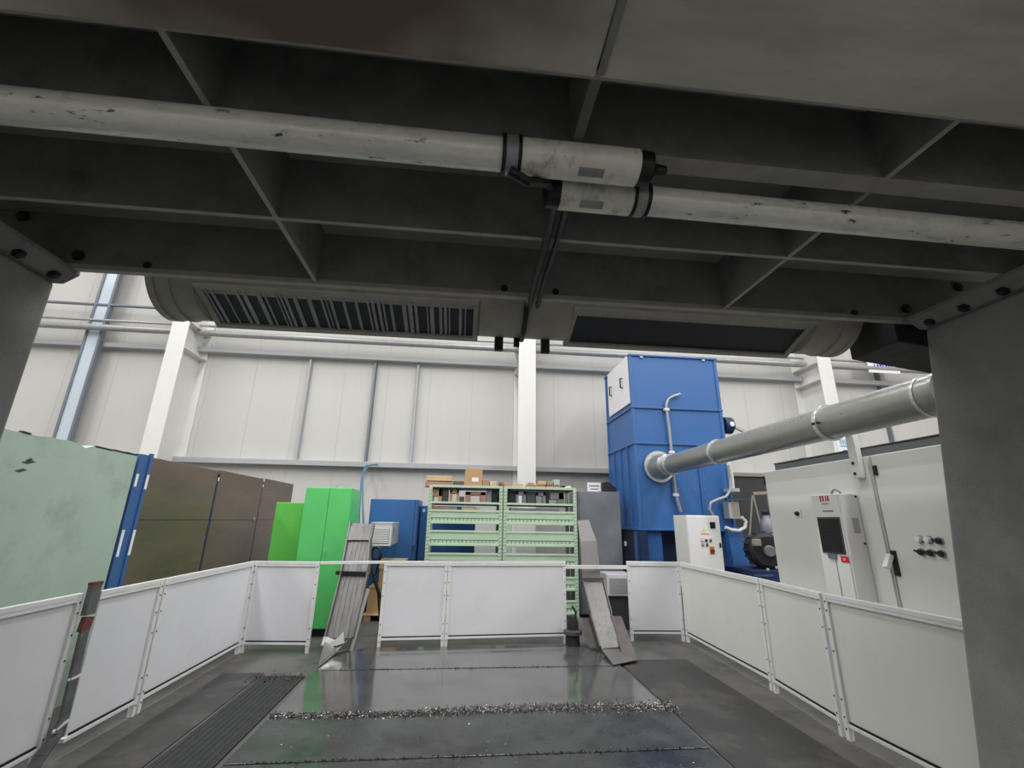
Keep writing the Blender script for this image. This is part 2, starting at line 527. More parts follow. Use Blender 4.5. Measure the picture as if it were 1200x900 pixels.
# drilled holes and bolts low on the rear web
for (px, py) in ((173, 311), (591, 338), (651, 342), (1001, 367)):
    p = on_y(px, py, YE - .025)
    zz = max(p.z, ZB + .03)
    MB().cyl((p.x, YE - .03, zz), (p.x, YE - .022, zz), .022, 14).build('drilled_hole', 'black', gr)
for (px, py, yy) in ((93, 300, YE - .025), (1061, 362, YE - .025), (28, 254, YE - .025), (1122, 337, YE - .025)):
    p = on_y(px, py, yy)
    if p.z < ZB + DP - .03:
        MB().lathe((p.x, yy, max(p.z, ZB + .04)), (0, -1, 0), [(0, .032), (.014, .032), (.014, .02), (.018, .012)], 6).build('bolt', 'dark', gr)
# dark gusset box beyond the right end of the suction duct
MB().hexa([(2.80, YE + .02, ZB - .13), (3.45, YE + .02, ZB - .21), (3.45, 2.84, ZB - .21), (2.80, 2.84, ZB - .13), (2.80, YE + .02, ZB + .5), (3.45, YE + .02, ZB + .5), (3.45, 2.84, ZB + .5), (2.80, 2.84, ZB + .5)]).build('gusset_box', 'dark', gr, bevel=.01)


# ------------------------------------------------------------------ tube lamps
def tube_lamp(pa, pb, e, d, slen, nose, label):
    """axis pa -> pb (pa.x < pb.x); e: distance along the axis where the tube meets its sleeve; d=+1: sleeve at the pb side"""
    pa, pb = Vector(pa), Vector(pb)
    Lg = (pb - pa).length
    r_ = .057
    r = thing('tube_lamp', pa, label, 'machine lamp', 'tubular machine lamps under the beam')
    r.rotation_euler = (0, 0, math.atan2(pb.y - pa.y, pb.x - pa.x))
    x0, yc, zc = pa
    ex = x0 + e
    far = x0 if d > 0 else x0 + Lg
    MB().cyl((far, yc, zc), (ex, yc, zc), r_, 28).build('tube', 'tube', r, smooth=True)
    MB().lathe((ex, yc, zc), (d, 0, 0), [(0, r_), (.0, r_ + .006), (slen, r_ + .006), (slen, r_)], 28).build('end_sleeve', 'sleeve', r, smooth=True)
    prof = [(0, r_ + .004), (.05, r_ + .002), (.06, r_ * .6)]
    prof += [(.07, r_ * .38), (.11, r_ * .3), (.115, .01)] if nose else [(.065, .01)]
    MB().lathe((ex + d * slen, yc, zc), (d, 0, 0), prof, 20).build('end_cap', 'black', r, smooth=True)
    for q in (-.025, .03):
        MB().lathe((ex + d * q, yc, zc), (d, 0, 0), [(-.006, r_ + .004), (-.006, r_ + .012), (.006, r_ + .012), (.006, r_ + .004)], 24).build('strap', 'black', r, smooth=True)
    MB().lathe((ex + d * .0025, yc, zc), (d, 0, 0), [(-.02, r_ + .003), (-.02, r_ + .008), (.02, r_ + .008), (.02, r_ + .003)], 24).build('clamp_band', 'slat', r, smooth=True)
    MB().box(ex - .025, ex + .025, yc - .018, yc + .018, zc + r_, ZB - .002).build('hanger', 'dark', r)
    px_ = ex + d * slen * .62
    pl_ = MB()
    for k in range(4):
        a0, a1 = math.radians(236 + k * 7), math.radians(236 + (k + 1) * 7)
        R0 = r_ + .0065
        q = [(px_ - .045, yc + R0 * math.cos(a0), zc + R0 * math.sin(a0)), (px_ + .045, yc + R0 * math.cos(a0), zc + R0 * math.sin(a0)),
             (px_ + .045, yc + R0 * math.cos(a1), zc + R0 * math.sin(a1)), (px_ - .045, yc + R0 * math.cos(a1), zc + R0 * math.sin(a1))]
        nrm = Vector((0, math.cos((a0 + a1) / 2), math.sin((a0 + a1) / 2))) * .002
        pl_.prism(q, nrm)
    pl_.build('name_plate', 'slat', r)
    return r


ZL = ZB - .075
a_, b_ = on_z(0, 123, ZL), on_z(745, 197, ZL)
dr_ = (b_ - a_).normalized()
st_ = a_ - dr_ * .62
tl = tube_lamp(st_, b_, (on_z(598, 182, ZL) - st_).length, 1, (b_ - on_z(598, 182, ZL)).length, True,
               'dirty grey tube lamp, its pale sleeve and black cap pointing to the right')
a_, b_ = on_z(655, 226, ZL), on_z(1200, 277, ZL)
dr_ = (b_ - a_).normalized()
tr = tube_lamp(a_ + dr_ * .0, b_ + dr_ * .33, (on_z(748, 235, ZL) - a_).length, -1, (on_z(748, 235, ZL) - a_).length, False,
               'grey tube lamp starting below the other lamp cap and reaching the right leg')
# cable from the lamps to the rear edge
cp = [on_z(597, 200, ZB - .15), on_z(618, 213, ZB - .17), on_z(640, 214, ZB - .12), on_z(652, 226, ZB - .06), on_z(648, 250, ZB - .03), on_z(640, 285, ZB - .03), on_z(628, 325, ZB - .03),
      (0.352, YE + .035, ZB - .035)]
cp += [(0.355, 2.86 - .279 * math.sin(math.radians(a)), 3.085 - .279 * math.cos(math.radians(a))) for a in (62, 50, 38, 26, 14, 2, -8)]
tag(MB().tube([Vector(p_) + Vector((.05, 0, 0)) for p_ in cp[3:8]] + [Vector((.40, YE + .06, ZB + .05)), Vector((.40, YE + .07, ZB + .2))], .014, 8).build('power_cable', 'black', smooth=True), 'second black cable lying right beside the cable that leaves the lamp straps', 'cable')
tag(MB().tube(cp, .018, 8).build('power_cable', 'black', smooth=True), 'black power cable running from the lamp ends across the ribs to the rear edge', 'cable')


# ------------------------------------------------------------------ suction ducts behind the beam
def suction(xs, xe, ga, gb, endx, label, slats):
    Yc, Zc_, R = 2.86, 3.085, .26
    r = thing('suction_duct', ((xs + xe) / 2, Yc, Zc_), label, 'suction duct', 'suction ducts behind the gantry beam')
    aT, aB = math.radians(60), math.radians(-27)      # angle from straight down, + towards the camera side

    def C(a, rr=R):
        return Vector((0, Yc - rr * math.sin(a), Zc_ - rr * math.cos(a)))
    n = 44
    full = [C(2 * PI * k / n) for k in range(n)]
    cut = [C(aT + (2 * PI + aB - aT) * k / 34) for k in range(35)]

    def ext(mb, poly, x0, x1):
        mb.prism([Vector((x0, q.y, q.z)) for q in poly], (x1 - x0, 0, 0))
    sh = MB()
    ext(sh, full, xs, ga - .004)
    ext(sh, cut, ga - .004, gb + .004)
    ext(sh, full, gb + .004, xe)
    sh.build('duct_shell', 'duct', r, smooth=True)
    d = 1 if endx == xe else -1
    MB().lathe((endx - d * .10, Yc, Zc_), (d, 0, 0), [(0, R), (0, R + .012), (.02, R + .012), (.02, R + .003), (.09, R + .003), (.09, R + .014), (.13, R + .014), (.13, R * .9)], 40).build('end_flange', 'duct', r, smooth=True)
    pT, pB = C(aT, R + .002), C(aB, R + .03)
    t_ = (pT - pB).normalized()
    n_ = Vector((0, -t_.z, t_.y)) if t_.y < 0 else Vector((0, t_.z, -t_.y))
    if n_.z > 0:
        n_ = -n_
    c0 = (pT + pB) / 2
    hh = (pT - pB).length / 2

    def P(x_, tt, nn):
        q = c0 + t_ * tt + n_ * nn
        return Vector((x_, q.y, q.z))

    def slab(mb, xa, xb, ta, tb, na, nb):
        mb.hexa([P(xa, ta, na), P(xb, ta, na), P(xb, tb, na), P(xa, tb, na), P(xa, ta, nb), P(xb, ta, nb), P(xb, tb, nb), P(xa, tb, nb)])
    fr = MB()
    w = .032
    w = .036
    slab(fr, ga, gb, -hh, -hh + w, -.02, .014)
    slab(fr, ga, gb, hh - w, hh, -.02, .012)
    slab(fr, ga, ga + w, -hh + w, hh - w, -.02, .012)
    slab(fr, gb - w, gb, -hh + w, hh - w, -.02, .012)
    fr.build('grille_frame', 'rib', r, bevel=.002)
    bk = MB()
    slab(bk, ga + w, gb - w, -hh + w, hh - w, -.012, -.006)
    bk.build('filter_mesh', 'grille', r)
    sl = MB()
    rnd = random.Random(3 if slats else 9)
    xx = ga + w + .01
    while xx < gb - w - .03:
        ww = rnd.choice((.008, .012, .018, .026)) if slats else .006
        slab(sl, xx, xx + ww, -hh + w, hh - w, -.0055, rnd.uniform(-.004, .003) if slats else -.0056)
        xx += ww + (rnd.choice((.014, .02, .034, .06)) if slats else .022)
    sl.build('grille_slats', 'slat' if slats else 'grille', r)
    return r, P, hh


LD, P_, hh_ = suction(-1.93, .348, -1.70, .05, -1.93, 'grey suction duct behind the beam with pale striped grille slats', True)
RD, P_, hh_ = suction(.362, 2.70, .67, 2.40, 2.70, 'grey suction duct behind the beam with evenly dark grille', False)
for rr, xx in ((LD, .20), (RD, .53)):
    MB().box(xx - .03, xx + .03, 2.92, 2.96, 2.735, 2.87).build('hook', 'dark', rr, bevel=.004)
MB().box(.305, .345, 2.92, 2.95, 2.77, 2.87).build('hook', 'dark', LD, bevel=.004)

# ================================================================== MACHINE TABLE + FLOOR
tb = thing('machine_table', (0.2, 4.5, 0), 'large dark oily steel machine table lying at floor level', 'machine table')
TZ = 0.03
xa, xb = -1.5, 1.88
rows = ((5.69, 6.60, 'table'), (4.52, 5.675, 'table'), (3.75, 4.505, 'table_dull'), (1.4, 3.735, 'table_dull'), (-1.2, 1.385, 'table_dull'), (-4.0, -1.215, 'table_dull'))
for i, (ya, yb, mm) in enumerate(rows):
    if i == 0:
        poly = [(xa, ya, 0), (xb, ya, 0), (xb - .04, yb - .5, 0), (1.62, yb, 0), (-1.16, yb, 0), (xa, yb - .55, 0)]
        MB().prism(poly, (0, 0, TZ)).build('table_plate', mm, tb, bevel=.006)
    else:
        MB().box(xa, xb, ya, yb, 0, TZ).build('table_plate', mm, tb, bevel=.006)
    if i < 5:
        MB().box(xa, xb, ya - .016, ya + .001, 0, TZ - .012).build('joint_strip', 'dark', tb)


def chips(name, label, n, area, m, rnd, z0=TZ, size=(.004, .014), hfun=None):
    mb = MB()
    for _ in range(n):
        x_, y_, hh2 = area(rnd)
        s = rnd.uniform(*size)
        c_ = Vector((x_, y_, z0 + hh2 + s * .3))
        ax = Vector((rnd.uniform(-1, 1), rnd.uniform(-1, 1), rnd.uniform(-1, 1))).normalized()
        q = Matrix.Rotation(rnd.uniform(0, 2 * PI), 3, ax)
        b = len(mb.v)
        L_ = s * rnd.uniform(1, 2.4)
        pts = [(-L_, -s * .5, 0), (0, -s * .6, s * .5), (L_, -s * .3, 0), (L_ * .8, s * .4, 0), (0, s * .6, s * .6), (-L_ * .9, s * .5, s * .1)]
        mb.v += [c_ + q @ Vector(p) for p in pts]
        mb.f += [(b, b + 1, b + 4, b + 5), (b + 1, b + 2, b + 3, b + 4)]
    o = mb.build(name, m)
    return tag(o, label, 'metal chips', kind='stuff')


def ridge(rnd):
    x_ = rnd.uniform(xa, xb + .1)
    w_ = .028 + .036 * (x_ + 1.5) / 3.4
    t_ = rnd.gauss(0, 1) * w_
    hh2 = max(0, .016 * (1 - (abs(t_) / (2 * w_)))) * rnd.random()
    return x_, 4.52 + .06 * math.sin(x_ * 2.1) * .4 + t_, hh2


rc = random.Random(11)
chips('metal_chips', 'ridge of bright metal chips across the machine table', 2800, ridge, 'chip', rc, size=(.002, .006))
chips('metal_chips', 'darker oily metal chips mixed into the ridge across the table', 3000, ridge, 'chip_dark', rc, size=(.003, .007))
chips('metal_chips', 'thin line of dark chips in the far joint of the table', 420, lambda q: (q.uniform(-1.25, 1.8), 5.685 + q.gauss(0, .008), 0), 'chip_dark', rc, size=(.003, .008))
chips('metal_chips', 'sparse bright chips scattered over the near table plates', 120, lambda q: (q.uniform(-1.4, 1.8), q.uniform(3.2, 4.5), 0), 'chip', rc, size=(.002, .006))
chips('metal_chips', 'thin line of chips in the near joint of the table', 420, lambda q: (q.uniform(-1.4, 1.85), 3.745 + q.gauss(0, .01), 0), 'chip_dark', rc, size=(.003, .008))


def fmat(name, x0, x1, y0, y1, z, m, label):
    return tag(MB().box(x0, x1, y0, y1, 0.0, z).build(name, m, bevel=.003), label, 'floor mat')


fmat('floor_mat', -2.44, -2.02, -4, 5.72, .010, 'mat', 'dark worn floor mat lying along the left white barrier')
fmat('floor_mat', 1.93, 2.80, -4, 5.98, .010, 'mat', 'dark worn floor mat lying along the right white barrier')
rs = thing('rubber_strip', (-1.8, 4, 0), 'black ribbed rubber strip beside the left edge of the machine table', 'rubber strip')
MB().box(-1.99, -1.56, -4, 5.6, 0, .010).build('strip_base', 'rubber', rs)
m_ = MB()
for k in range(9):
    xx = -1.97 + k * .048
    m_.box(xx, xx + .022, -4, 5.59, .010, .012)
m_.build('ridges', 'rubber', rs)
chips('metal_chips', 'loose chips spilled at the far end of the rubber strip', 260, lambda q: (q.uniform(-2.1, -1.5), 5.55 + q.gauss(0, .08), 0), 'chip_dark', rc, z0=.012, size=(.003, .009))


# ================================================================== BARRIERS
def barrier(a, b, label, sheet='panel', zt=1.05, post_a=True, post_b=True, zb_=.095, fa=0.0, fb=0.0):
    a, b = Vector((a[0], a[1], 0)), Vector((b[0], b[1], 0))
    mid = (a + b) / 2
    r = thing('safety_barrier', (mid.x, mid.y, 0), label, 'barrier panel')
    t_ = (b - a).normalized()
    n_ = Vector((0, 0, 1)).cross(t_)
    if n_.dot(-mid + Vector((0.2, 3.5, 0))) < 0:
        n_ = -n_
    hw = .022
    za = Vector((0, 0, 1))
    # sheet
    s0 = a + t_ * .03 - n_ * .004
    s1 = b - t_ * .03 - n_ * .004
    MB().bar(s0 + za * ((zb_ + zt) / 2), s1 + za * ((zb_ + zt) / 2), .006, zt - zb_ - .02).build('sheet', sheet, r)
    tp = MB().bar(a + za * (zt - .017), b + za * (zt - .017), .036, .034)
    tp.bar(a + za * (zt - .045) + n_ * .012, b + za * (zt - .045) + n_ * .012, .008, .03)
    tp.build('top_rail', 'frame', r, bevel=.003)
    bt = MB().bar(a + za * (zb_ + .012), b + za * (zb_ + .012), .036, .026)
    bt.build('bottom_rail', 'frame', r, bevel=.003)
    MB().bar(a + t_ * .05 + za * (zb_ + .035) + n_ * .006, b - t_ * .05 + za * (zb_ + .035) + n_ * .006, .012, .012).build('bottom_gap_seal', 'black', r)
    for on, p, q in ((post_a, a, 1), (post_b, b, -1)):
        if not on:
            continue
        c_ = p + t_ * (q * hw)
        po = MB().bar(c_ + za * .0, c_ + za * (zt - .001), .04, .042, up=n_)
        po = po.build('post', 'frame', r, bevel=.003)
        for zz in (.08, .16, .28, .62, .78, .92, .99):
            MB().lathe(c_ + n_ * .020 + za * zz, n_, [(0, .007), (.004, .007), (.004, .003)], 8).build('rivet', 'dark', po)
    return r


XB = -2.66
barrier((XB - .06, 2.58), (XB - .055, 3.865), 'white barrier panel nearest on the left, below the mint block', zt=1.05)
barrier((XB, 3.955), (XB + .01, 4.68), 'white barrier panel between the bent scraped post and the wide left panel', post_a=False)
barrier((XB + .01, 4.70), (XB + .02, 6.50), 'wide white barrier panel in front of the brown cabinet doors')
barrier((-2.63, 6.525), (-1.80, 6.47), 'white barrier panel in front of the green cabinets')
barrier((-1.015, 6.65), (-.165, 6.69), 'narrow white barrier panel at left end below the mint racks', zt=1.05)
barrier((-.163, 6.69), (1.50, 6.80), 'widest white barrier panel standing below the mint racks', zt=1.05)
barrier((2.44, 6.90), (3.215, 6.85), 'white barrier panel in front of the blue tower', zt=1.05)
barrier((3.24, 6.82), (3.185, 4.89), 'off-white barrier panel in front of the white control box', 'panel_warm')
barrier((3.183, 4.87), (3.085, 3.90), 'narrow off-white barrier panel in front of the cabinet cooling unit', 'panel_warm')
barrier((3.085, 3.87), (3.125, 2.765), 'large off-white barrier panel running behind the right gantry leg', 'panel_warm', post_b=False)
r = MB().bar((-1.80, 6.475, 1.035), (-1.015, 6.645, 1.035), .034, .034)
tag(r.build('gap_rail', 'frame', bevel=.003), 'white rail bridging the gap above the left chip chute', 'rail')
r = MB().bar((1.50, 6.81, .975), (2.44, 6.905, .965), .034, .05)
tag(r.build('gap_rail', 'frame', bevel=.003), 'white rail bridging the gap above the right chip chute', 'rail')
# bent scraped post
r = thing('bent_post', (-2.66, 3.905, 0), 'bent scraped steel post with rusty red top between the first two left barriers', 'post')
MB().bar((-2.665, 3.90, .79), (-2.665, 3.915, .885), .03, .085, up=(0, 1, 0)).build('bracket', 'rust_red', r)
MB().bar((-2.665, 3.905, .90), (-2.665, 3.905, 1.10), .035, .09, up=(0, 1, 0)).build('cap_plate', 'bent', r)
MB().bar((-2.665, 3.905, 1.10), (-2.665, 3.905, 1.12), .04, .095, up=(0, 1, 0)).build('top_plate', 'rust_red', r)
m_ = MB()
pts = [(-2.66, 3.905, .80), (-2.655, 3.905, .6), (-2.65, 3.905, .42), (-2.645, 3.905, .27), (-2.64, 3.87, .18), (-2.645, 3.79, .09), (-2.65, 3.72, .0)]
for p, q in zip(pts, pts[1:]):
    m_.bar(p, q, .02, .075, up=(0, 1, 0) if abs(q[1] - p[1]) < .05 else (1, 0, 0))
m_.build('bent_bar', 'bent', r, bevel=.002)
MB().bar((-2.65, 3.86, .50), (-2.64, 3.95, .505), .012, .016).build('tie', 'frame', r)
MB().bar((-2.64, 3.83, .205), (-2.63, 3.93, .24), .012, .016).build('tie', 'frame', r)

# ================================================================== LEFT SIDE
# mint block with chipped top edge
XM = -3.4
r = thing('painted_block', (XM - .3, 4.05, 0), 'tall mint green painted machine block with chipped top edge behind the left barrier', 'machine block')
poly = [(XM, 2.6, 0), (XM, 5.10, 0), (XM, 5.10, 2.19)]
rnd = random.Random(5)
n = 26
for k in range(1, n):
    y_ = 5.10 - 2.5 * k / n
    poly.append((XM, y_, 2.195 + rnd.uniform(-.012, .006) - (.02 if 0.2 < k / n < .3 and k % 2 else 0)))
poly.append((XM, 2.6, 2.20))
MB().prism(poly, (-.5, 0, 0)).build('casting', 'mint', r)
m_ = MB()
for (px, py, L_) in ((25, 541, .12), (17, 551, .10), (30, 539, .06)):
    p = on_x(px, py, XM)
    m_.prism([(XM + .001, p.y, p.z), (XM + .001, p.y + L_ * .4, p.z - .012), (XM + .001, p.y + L_, p.z + .012), (XM + .001, p.y + L_ * .6, p.z + .02), (XM + .001, p.y + L_ * .3, p.z + .008)], (.002, 0, 0))
m_.build('paint_chips', 'mint_dark', r)
m_ = MB()
for (pa, pb) in ((112, 132), (134, 153), (20, 30), (150, 163)):
    ya_, yb_ = on_x(pa, 523, XM).y, on_x(pb, 527, XM).y
    m_.bar((XM - .01, ya_, 2.197), (XM - .01, min(yb_, 5.09), 2.192), .03, .012)
m_.build('torn_edge', 'dark', r)

# brown doored cabinet with blue frame
r = thing('tool_cabinet', (XM - .4, 7.5, 0), 'long cabinet with brown sheet doors and a blue taped end post', 'cabinet')
MB().box(XM - .75, XM - .05, 5.32, 9.66, 0, 2.19).build('body', 'steel_dark', r)
bf = MB().box(XM - .75, XM - .005, 5.15, 5.33, 0, 2.215).box(XM - .02, XM + .012, 5.29, 5.335, 0, 2.235)
bf = bf.build('end_post', 'blue_strip', r, bevel=.004)
tag(bf, 'blue end post')
for i, (ya, yb) in enumerate(((5.345, 6.745), (6.79, 8.215), (8.245, 9.655))):
    d_ = MB().box(XM - .048, XM, ya, yb, .08, 2.20 + .014 * i).build('door', 'smoked', r, bevel=.006)
    MB().box(XM, XM + .004, ya + .02, yb - .01, 1.545, 1.552).build('seam_line', 'steel_dark', d_)
MB().box(XM - .046, XM + .002, 6.747, 6.788, .08, 2.15).build('hinge_strip', 'blue_dark', r)
for (ya, za_) in ((6.765, 2.14), (6.765, 2.085), (8.23, 2.19), (8.23, 2.10)):
    MB().box(XM, XM + .012, ya - .012, ya + .012, za_ - .025, za_ + .025).build('latch', 'plastic_white' if za_ != 2.14 else 'dark', r, bevel=.003)
MB().lathe((XM, 8.12, 1.55), (1, 0, 0), [(0, .035), (.012, .03), (.014, .01)], 12).build('lock', 'steel', r)
for (px0, py0, px1, py1) in ((159, 555, 156, 570), (170, 556, 166, 573), (142, 621, 133, 653), (156, 621, 148, 651)):
    left_ = px0 in (159, 142)
    if left_:
        p0, p1 = on_x(px0, py0, XM + .0), on_x(px1, py1, XM + .0)
        yy = 5.175
    else:
        p0, p1 = on_x(px0, py0, XM + .012), on_x(px1, py1, XM + .012)
        yy = 5.312
    xo = XM - .004 if left_ else XM + .013
    MB().box(xo, xo + .003, yy - .018, yy + .018, p1.z, p0.z).build('tape_strip', 'tape', r)

# green cabinets
gy = 7.25
x0, x1 = on_y(360, 600, gy).x, on_y(409, 600, gy).x
p_t = on_y(372, 571, gy)
xl = p_t.x
r = thing('metal_cabinet', ((xl - .1 + x1) / 2, gy + .3, 0), 'tall bright green double door cabinet beside the chip chute', 'cabinet')
xr_ = on_y(413, 571, gy).x
xl = on_y(359, 571, gy).x
hz = p_t.z
MB().box(xl, xr_, gy + .02, gy + .62, .10, hz).build('body', 'green', r, bevel=.004)
MB().box(xl + .03, xr_ - .03, gy + .06, gy + .58, 0, .10).build('plinth', 'dark', r)
mx = on_y(387, 571, gy).x
for (a_, b_) in ((xl + .003, mx - .003), (mx + .003, xr_ - .003)):
    d_ = MB().box(a_, b_, gy, gy + .02, .11, hz - .01).build('door', 'green', r, bevel=.003)
hd = MB().box(mx + .02, mx + .05, gy - .02, gy, .98, 1.14).build('handle', 'green', r, bevel=.004)
MB().tube([(mx + .13 + .07 * math.cos(a), gy + .1, hz + .07 * math.sin(a)) for a in [PI * k / 10 for k in range(11)]], .007, 8).build('lifting_eye', 'pipe_grey', r, smooth=True)
gy2 = 7.55
xl2, xr2 = on_y(336, 640, gy2).x - .25, on_y(357, 620, gy2).x + .02
xr2 = min(xr2, xl - .02)
hz2 = on_y(350, 589, gy2).z
r = thing('metal_cabinet', ((xl2 + xr2) / 2, gy2 + .25, 0), 'leaf green cabinet half hidden between brown doors and bright green cabinet', 'cabinet')
MB().box(xl2, xr2, gy2 + .018, gy2 + .5, .08, hz2).build('body', 'green2', r, bevel=.004)
MB().box(xl2 + .03, xr2 - .03, gy2 + .05, gy2 + .46, 0, .08).build('plinth', 'dark', r)
MB().box(xl2 + .004, xr2 - .004, gy2, gy2 + .017, .09, hz2 - .01).build('door', 'green2', r, bevel=.003)

# ================================================================== CHIP CHUTES
r = thing('chip_chute', (-1.42, 6.4, 0), 'steep grey sheet metal chip chute between green cabinet and narrow barrier', 'chip chute')


def strip(mb, stations, th=.012):
    """stations: list of (left point, right point); a bent sheet with thickness th along its normal"""
    for (a0, b0), (a1, b1) in zip(stations, stations[1:]):
        a0, b0, a1, b1 = map(Vector, (a0, b0, a1, b1))
        n_ = (b0 - a0).cross(a1 - a0).normalized() * th
        mb.hexa([a0 - n_, b0 - n_, b1 - n_, a1 - n_, a0, b0, b1, a1])


def L(px, py, yv):
    return on_y(px, py, yv)


yF, yT = 6.32, 7.04


def chy(z):
    return yF + (yT - yF) * max(0, z) / 1.6


def chp(px, py):
    # point on the inclined chute plane y = yF + k z
    k = (yT - yF) / 1.6
    v = ray(px, py)
    t = (yF + k * H) / (v.y - k * v.z)
    return EYE + v * t


floor_st = [(chp(382, 748), chp(412, 748)), (chp(401, 672), chp(430, 672)), (chp(408, 634), chp(433, 634)), (chp(412, 613), chp(437, 614))]
m_ = MB()
strip(m_, floor_st)
m_.build('chute_bed', 'chute', r)
m_ = MB()
for f_ in (.22, .42, .62, .8):
    a_ = floor_st[0][0].lerp(floor_st[0][1], f_)
    b_ = floor_st[2][0].lerp(floor_st[2][1], f_)
    m_.bar(a_ + Vector((0, -.004, 0)), b_ + Vector((0, -.004, 0)), .02, .010)
m_.build('bed_ribs', 'chute', r)
for s_ in (0, 1):
    m_ = MB()
    for i in range(len(floor_st) - 1):
        a_, b_ = floor_st[i][s_], floor_st[i + 1][s_]
        dx = (-.012, .012)[s_]
        m_.bar(a_ + Vector((dx, .02, 0)), b_ + Vector((dx, .02, 0)), .016, .13, up=(0, 1, .4))
    m_.build('side_wall', 'chute', r)
m_ = MB()
strip(m_, [(chp(411.5, 617) + Vector((0, -.03, 0)), chp(436.5, 617) + Vector((0, -.03, 0))), (chp(407, 633) + Vector((0, -.03, 0)), chp(433, 633) + Vector((0, -.03, 0)))], .01)
m_.build('head_cover', 'chute', r)
q0, q1 = chp(397, 671), chp(426, 672)
MB().bar(q0 + Vector((-.03, -.03, 0)), q1 + Vector((.03, -.03, 0)), .03, .045).build('cross_brace', 'dark', r)
# folded foil foot
tip = on_z(372, 783, .035)
pa, pb, pc, pd = chp(380, 752), chp(405, 750), chp(404, 762), chp(391, 766)
m_ = MB()
m_.prism([tip, on_z(375, 769, .05), chp(381, 750), chp(392, 756), on_z(386, 772, .04)], (0, .02, .008))
m_.prism([on_z(386, 772, .04), chp(392, 756), chp(410, 748), on_z(407, 761, .05), on_z(394, 765, .05)], (0, .02, .008))
m_.build('foot_plate', 'chute_speck', r)
m_ = MB()
m_.prism([chp(377, 757) + Vector((0, -.03, .01)), chp(380, 746) + Vector((0, -.03, .01)), chp(393, 752) + Vector((0, -.03, .02)), chp(403, 742) + Vector((0, -.03, .02)), chp(404, 754) + Vector((0, -.03, .01)), chp(394, 757) + Vector((0, -.03, .01))], (0, .012, .004))
m_.build('foil_patch', 'silver', r)
# outrigger bar on its right
MB().bar(on_z(410, 763, .0), chp(428, 690) + Vector((.02, .03, 0)), .05, .05).build('support_leg', 'vent_grey', r, bevel=.003)
MB().bar((-1.40, 7.06, 0), (-1.40, 7.04, 1.42), .06, .06).build('rear_leg', 'chute_dark', r)

# right chip chute
r = thing('chip_chute', (1.98, 6.5, 0), 'grey chip chute with specked bed and splayed dark side plates beside the racks', 'chip chute')
yF2, kk = 6.12, (7.0 - 6.12) / .77


def chr_(px, py):
    v = ray(px, py)
    t = (yF2 + kk * (H - .02)) / (v.y - kk * v.z) if abs(v.y - kk * v.z) > 1e-6 else 6.5
    # plane y = yF2 + kk*(z-.02)
    t = (yF2 - kk * .02 + kk * H) / (v.y - kk * v.z)
    return EYE + v * t


def pl(px, py, y):
    return on_y(px, py, y)


st = [(pl(705, 760, 6.16), pl(728, 758, 6.16)), (pl(694, 722, 6.45), pl(716, 722, 6.45)), (pl(684, 682, 6.85), pl(706, 682, 6.85))]
m_ = MB()
strip(m_, st)
m_.build('chute_bed', 'chute_speck', r)
for s_ in (0, 1):
    m_ = MB()
    for (a_, b_) in zip(st, st[1:]):
        dx = (-.01, .01)[s_]
        m_.bar(a_[s_] + Vector((dx, .03, .0)), b_[s_] + Vector((dx, .03, .0)), .014, .09, up=(0, 1, .4))
    m_.build('side_wall', 'chute_dark', r)
m_ = MB()
strip(m_, [(pl(682.5, 677, 6.9), pl(704, 677, 6.9)), (pl(680, 634, 7.05), pl(699, 634, 7.05)), (pl(677, 610, 7.2), pl(690, 609, 7.2))])
m_.build('upper_cover', 'chute_plain', r)
MB().bar(pl(680, 679, 6.86), pl(707, 679, 6.86), .04, .045).build('cross_brace', 'chute_dark', r)
m_ = MB()
m_.prism([on_z(719, 779, .045), on_z(748, 773, .045), pl(738, 757, 6.22), pl(703, 758, 6.22)], (0, .01, -.012))
m_.build('foot_plate', 'chute_speck', r)
m_ = MB()
m_.prism([on_z(691, 760, .045), on_z(702, 759, .05), pl(691, 724, 6.62), pl(677, 724, 6.62)], (0, .012, -.005))
m_.build('side_plate', 'chute_dark', r)
m_ = MB()
m_.prism([on_z(730, 768, .05), on_z(747, 772, .05), pl(728, 722, 6.55), pl(714, 722, 6.55)], (0, .012, -.005))
m_.build('side_plate', 'chute_dark', r)
MB().bar((2.0, 7.22, 0), (2.0, 7.2, 1.5), .06, .06).build('rear_leg', 'chute_dark', r)

# black floor pump left of the right chute
pc = on_z(670, 760, 0)
pc.y, pc.x = 6.60, on_y(671, 740, 6.6).x
r = thing('floor_pump', (pc.x, pc.y, 0), 'small black pump with round collar at the table corner by the right chute', 'pump')
MB().lathe((pc.x, pc.y, 0), (0, 0, 1), [(0, .10), (.14, .09), (.15, .06)], 16).build('base', 'dark', r, smooth=True)
MB().lathe((pc.x, pc.y, .15), (0, 0, 1), [(0, .06), (.01, .125), (.05, .125), (.07, .08)], 20).build('collar', 'steel_dark', r, smooth=True)
MB().lathe((pc.x, pc.y, .22), (0, 0, 1), [(0, .08), (.10, .075), (.16, .06), (.17, .02)], 16).build('motor', 'dark', r, smooth=True)
MB().tube([(pc.x + .03, pc.y, .35), (pc.x + .05, pc.y - .01, .42), (pc.x + .0, pc.y, .50)], .016, 8).build('lever', 'dark', r, smooth=True)

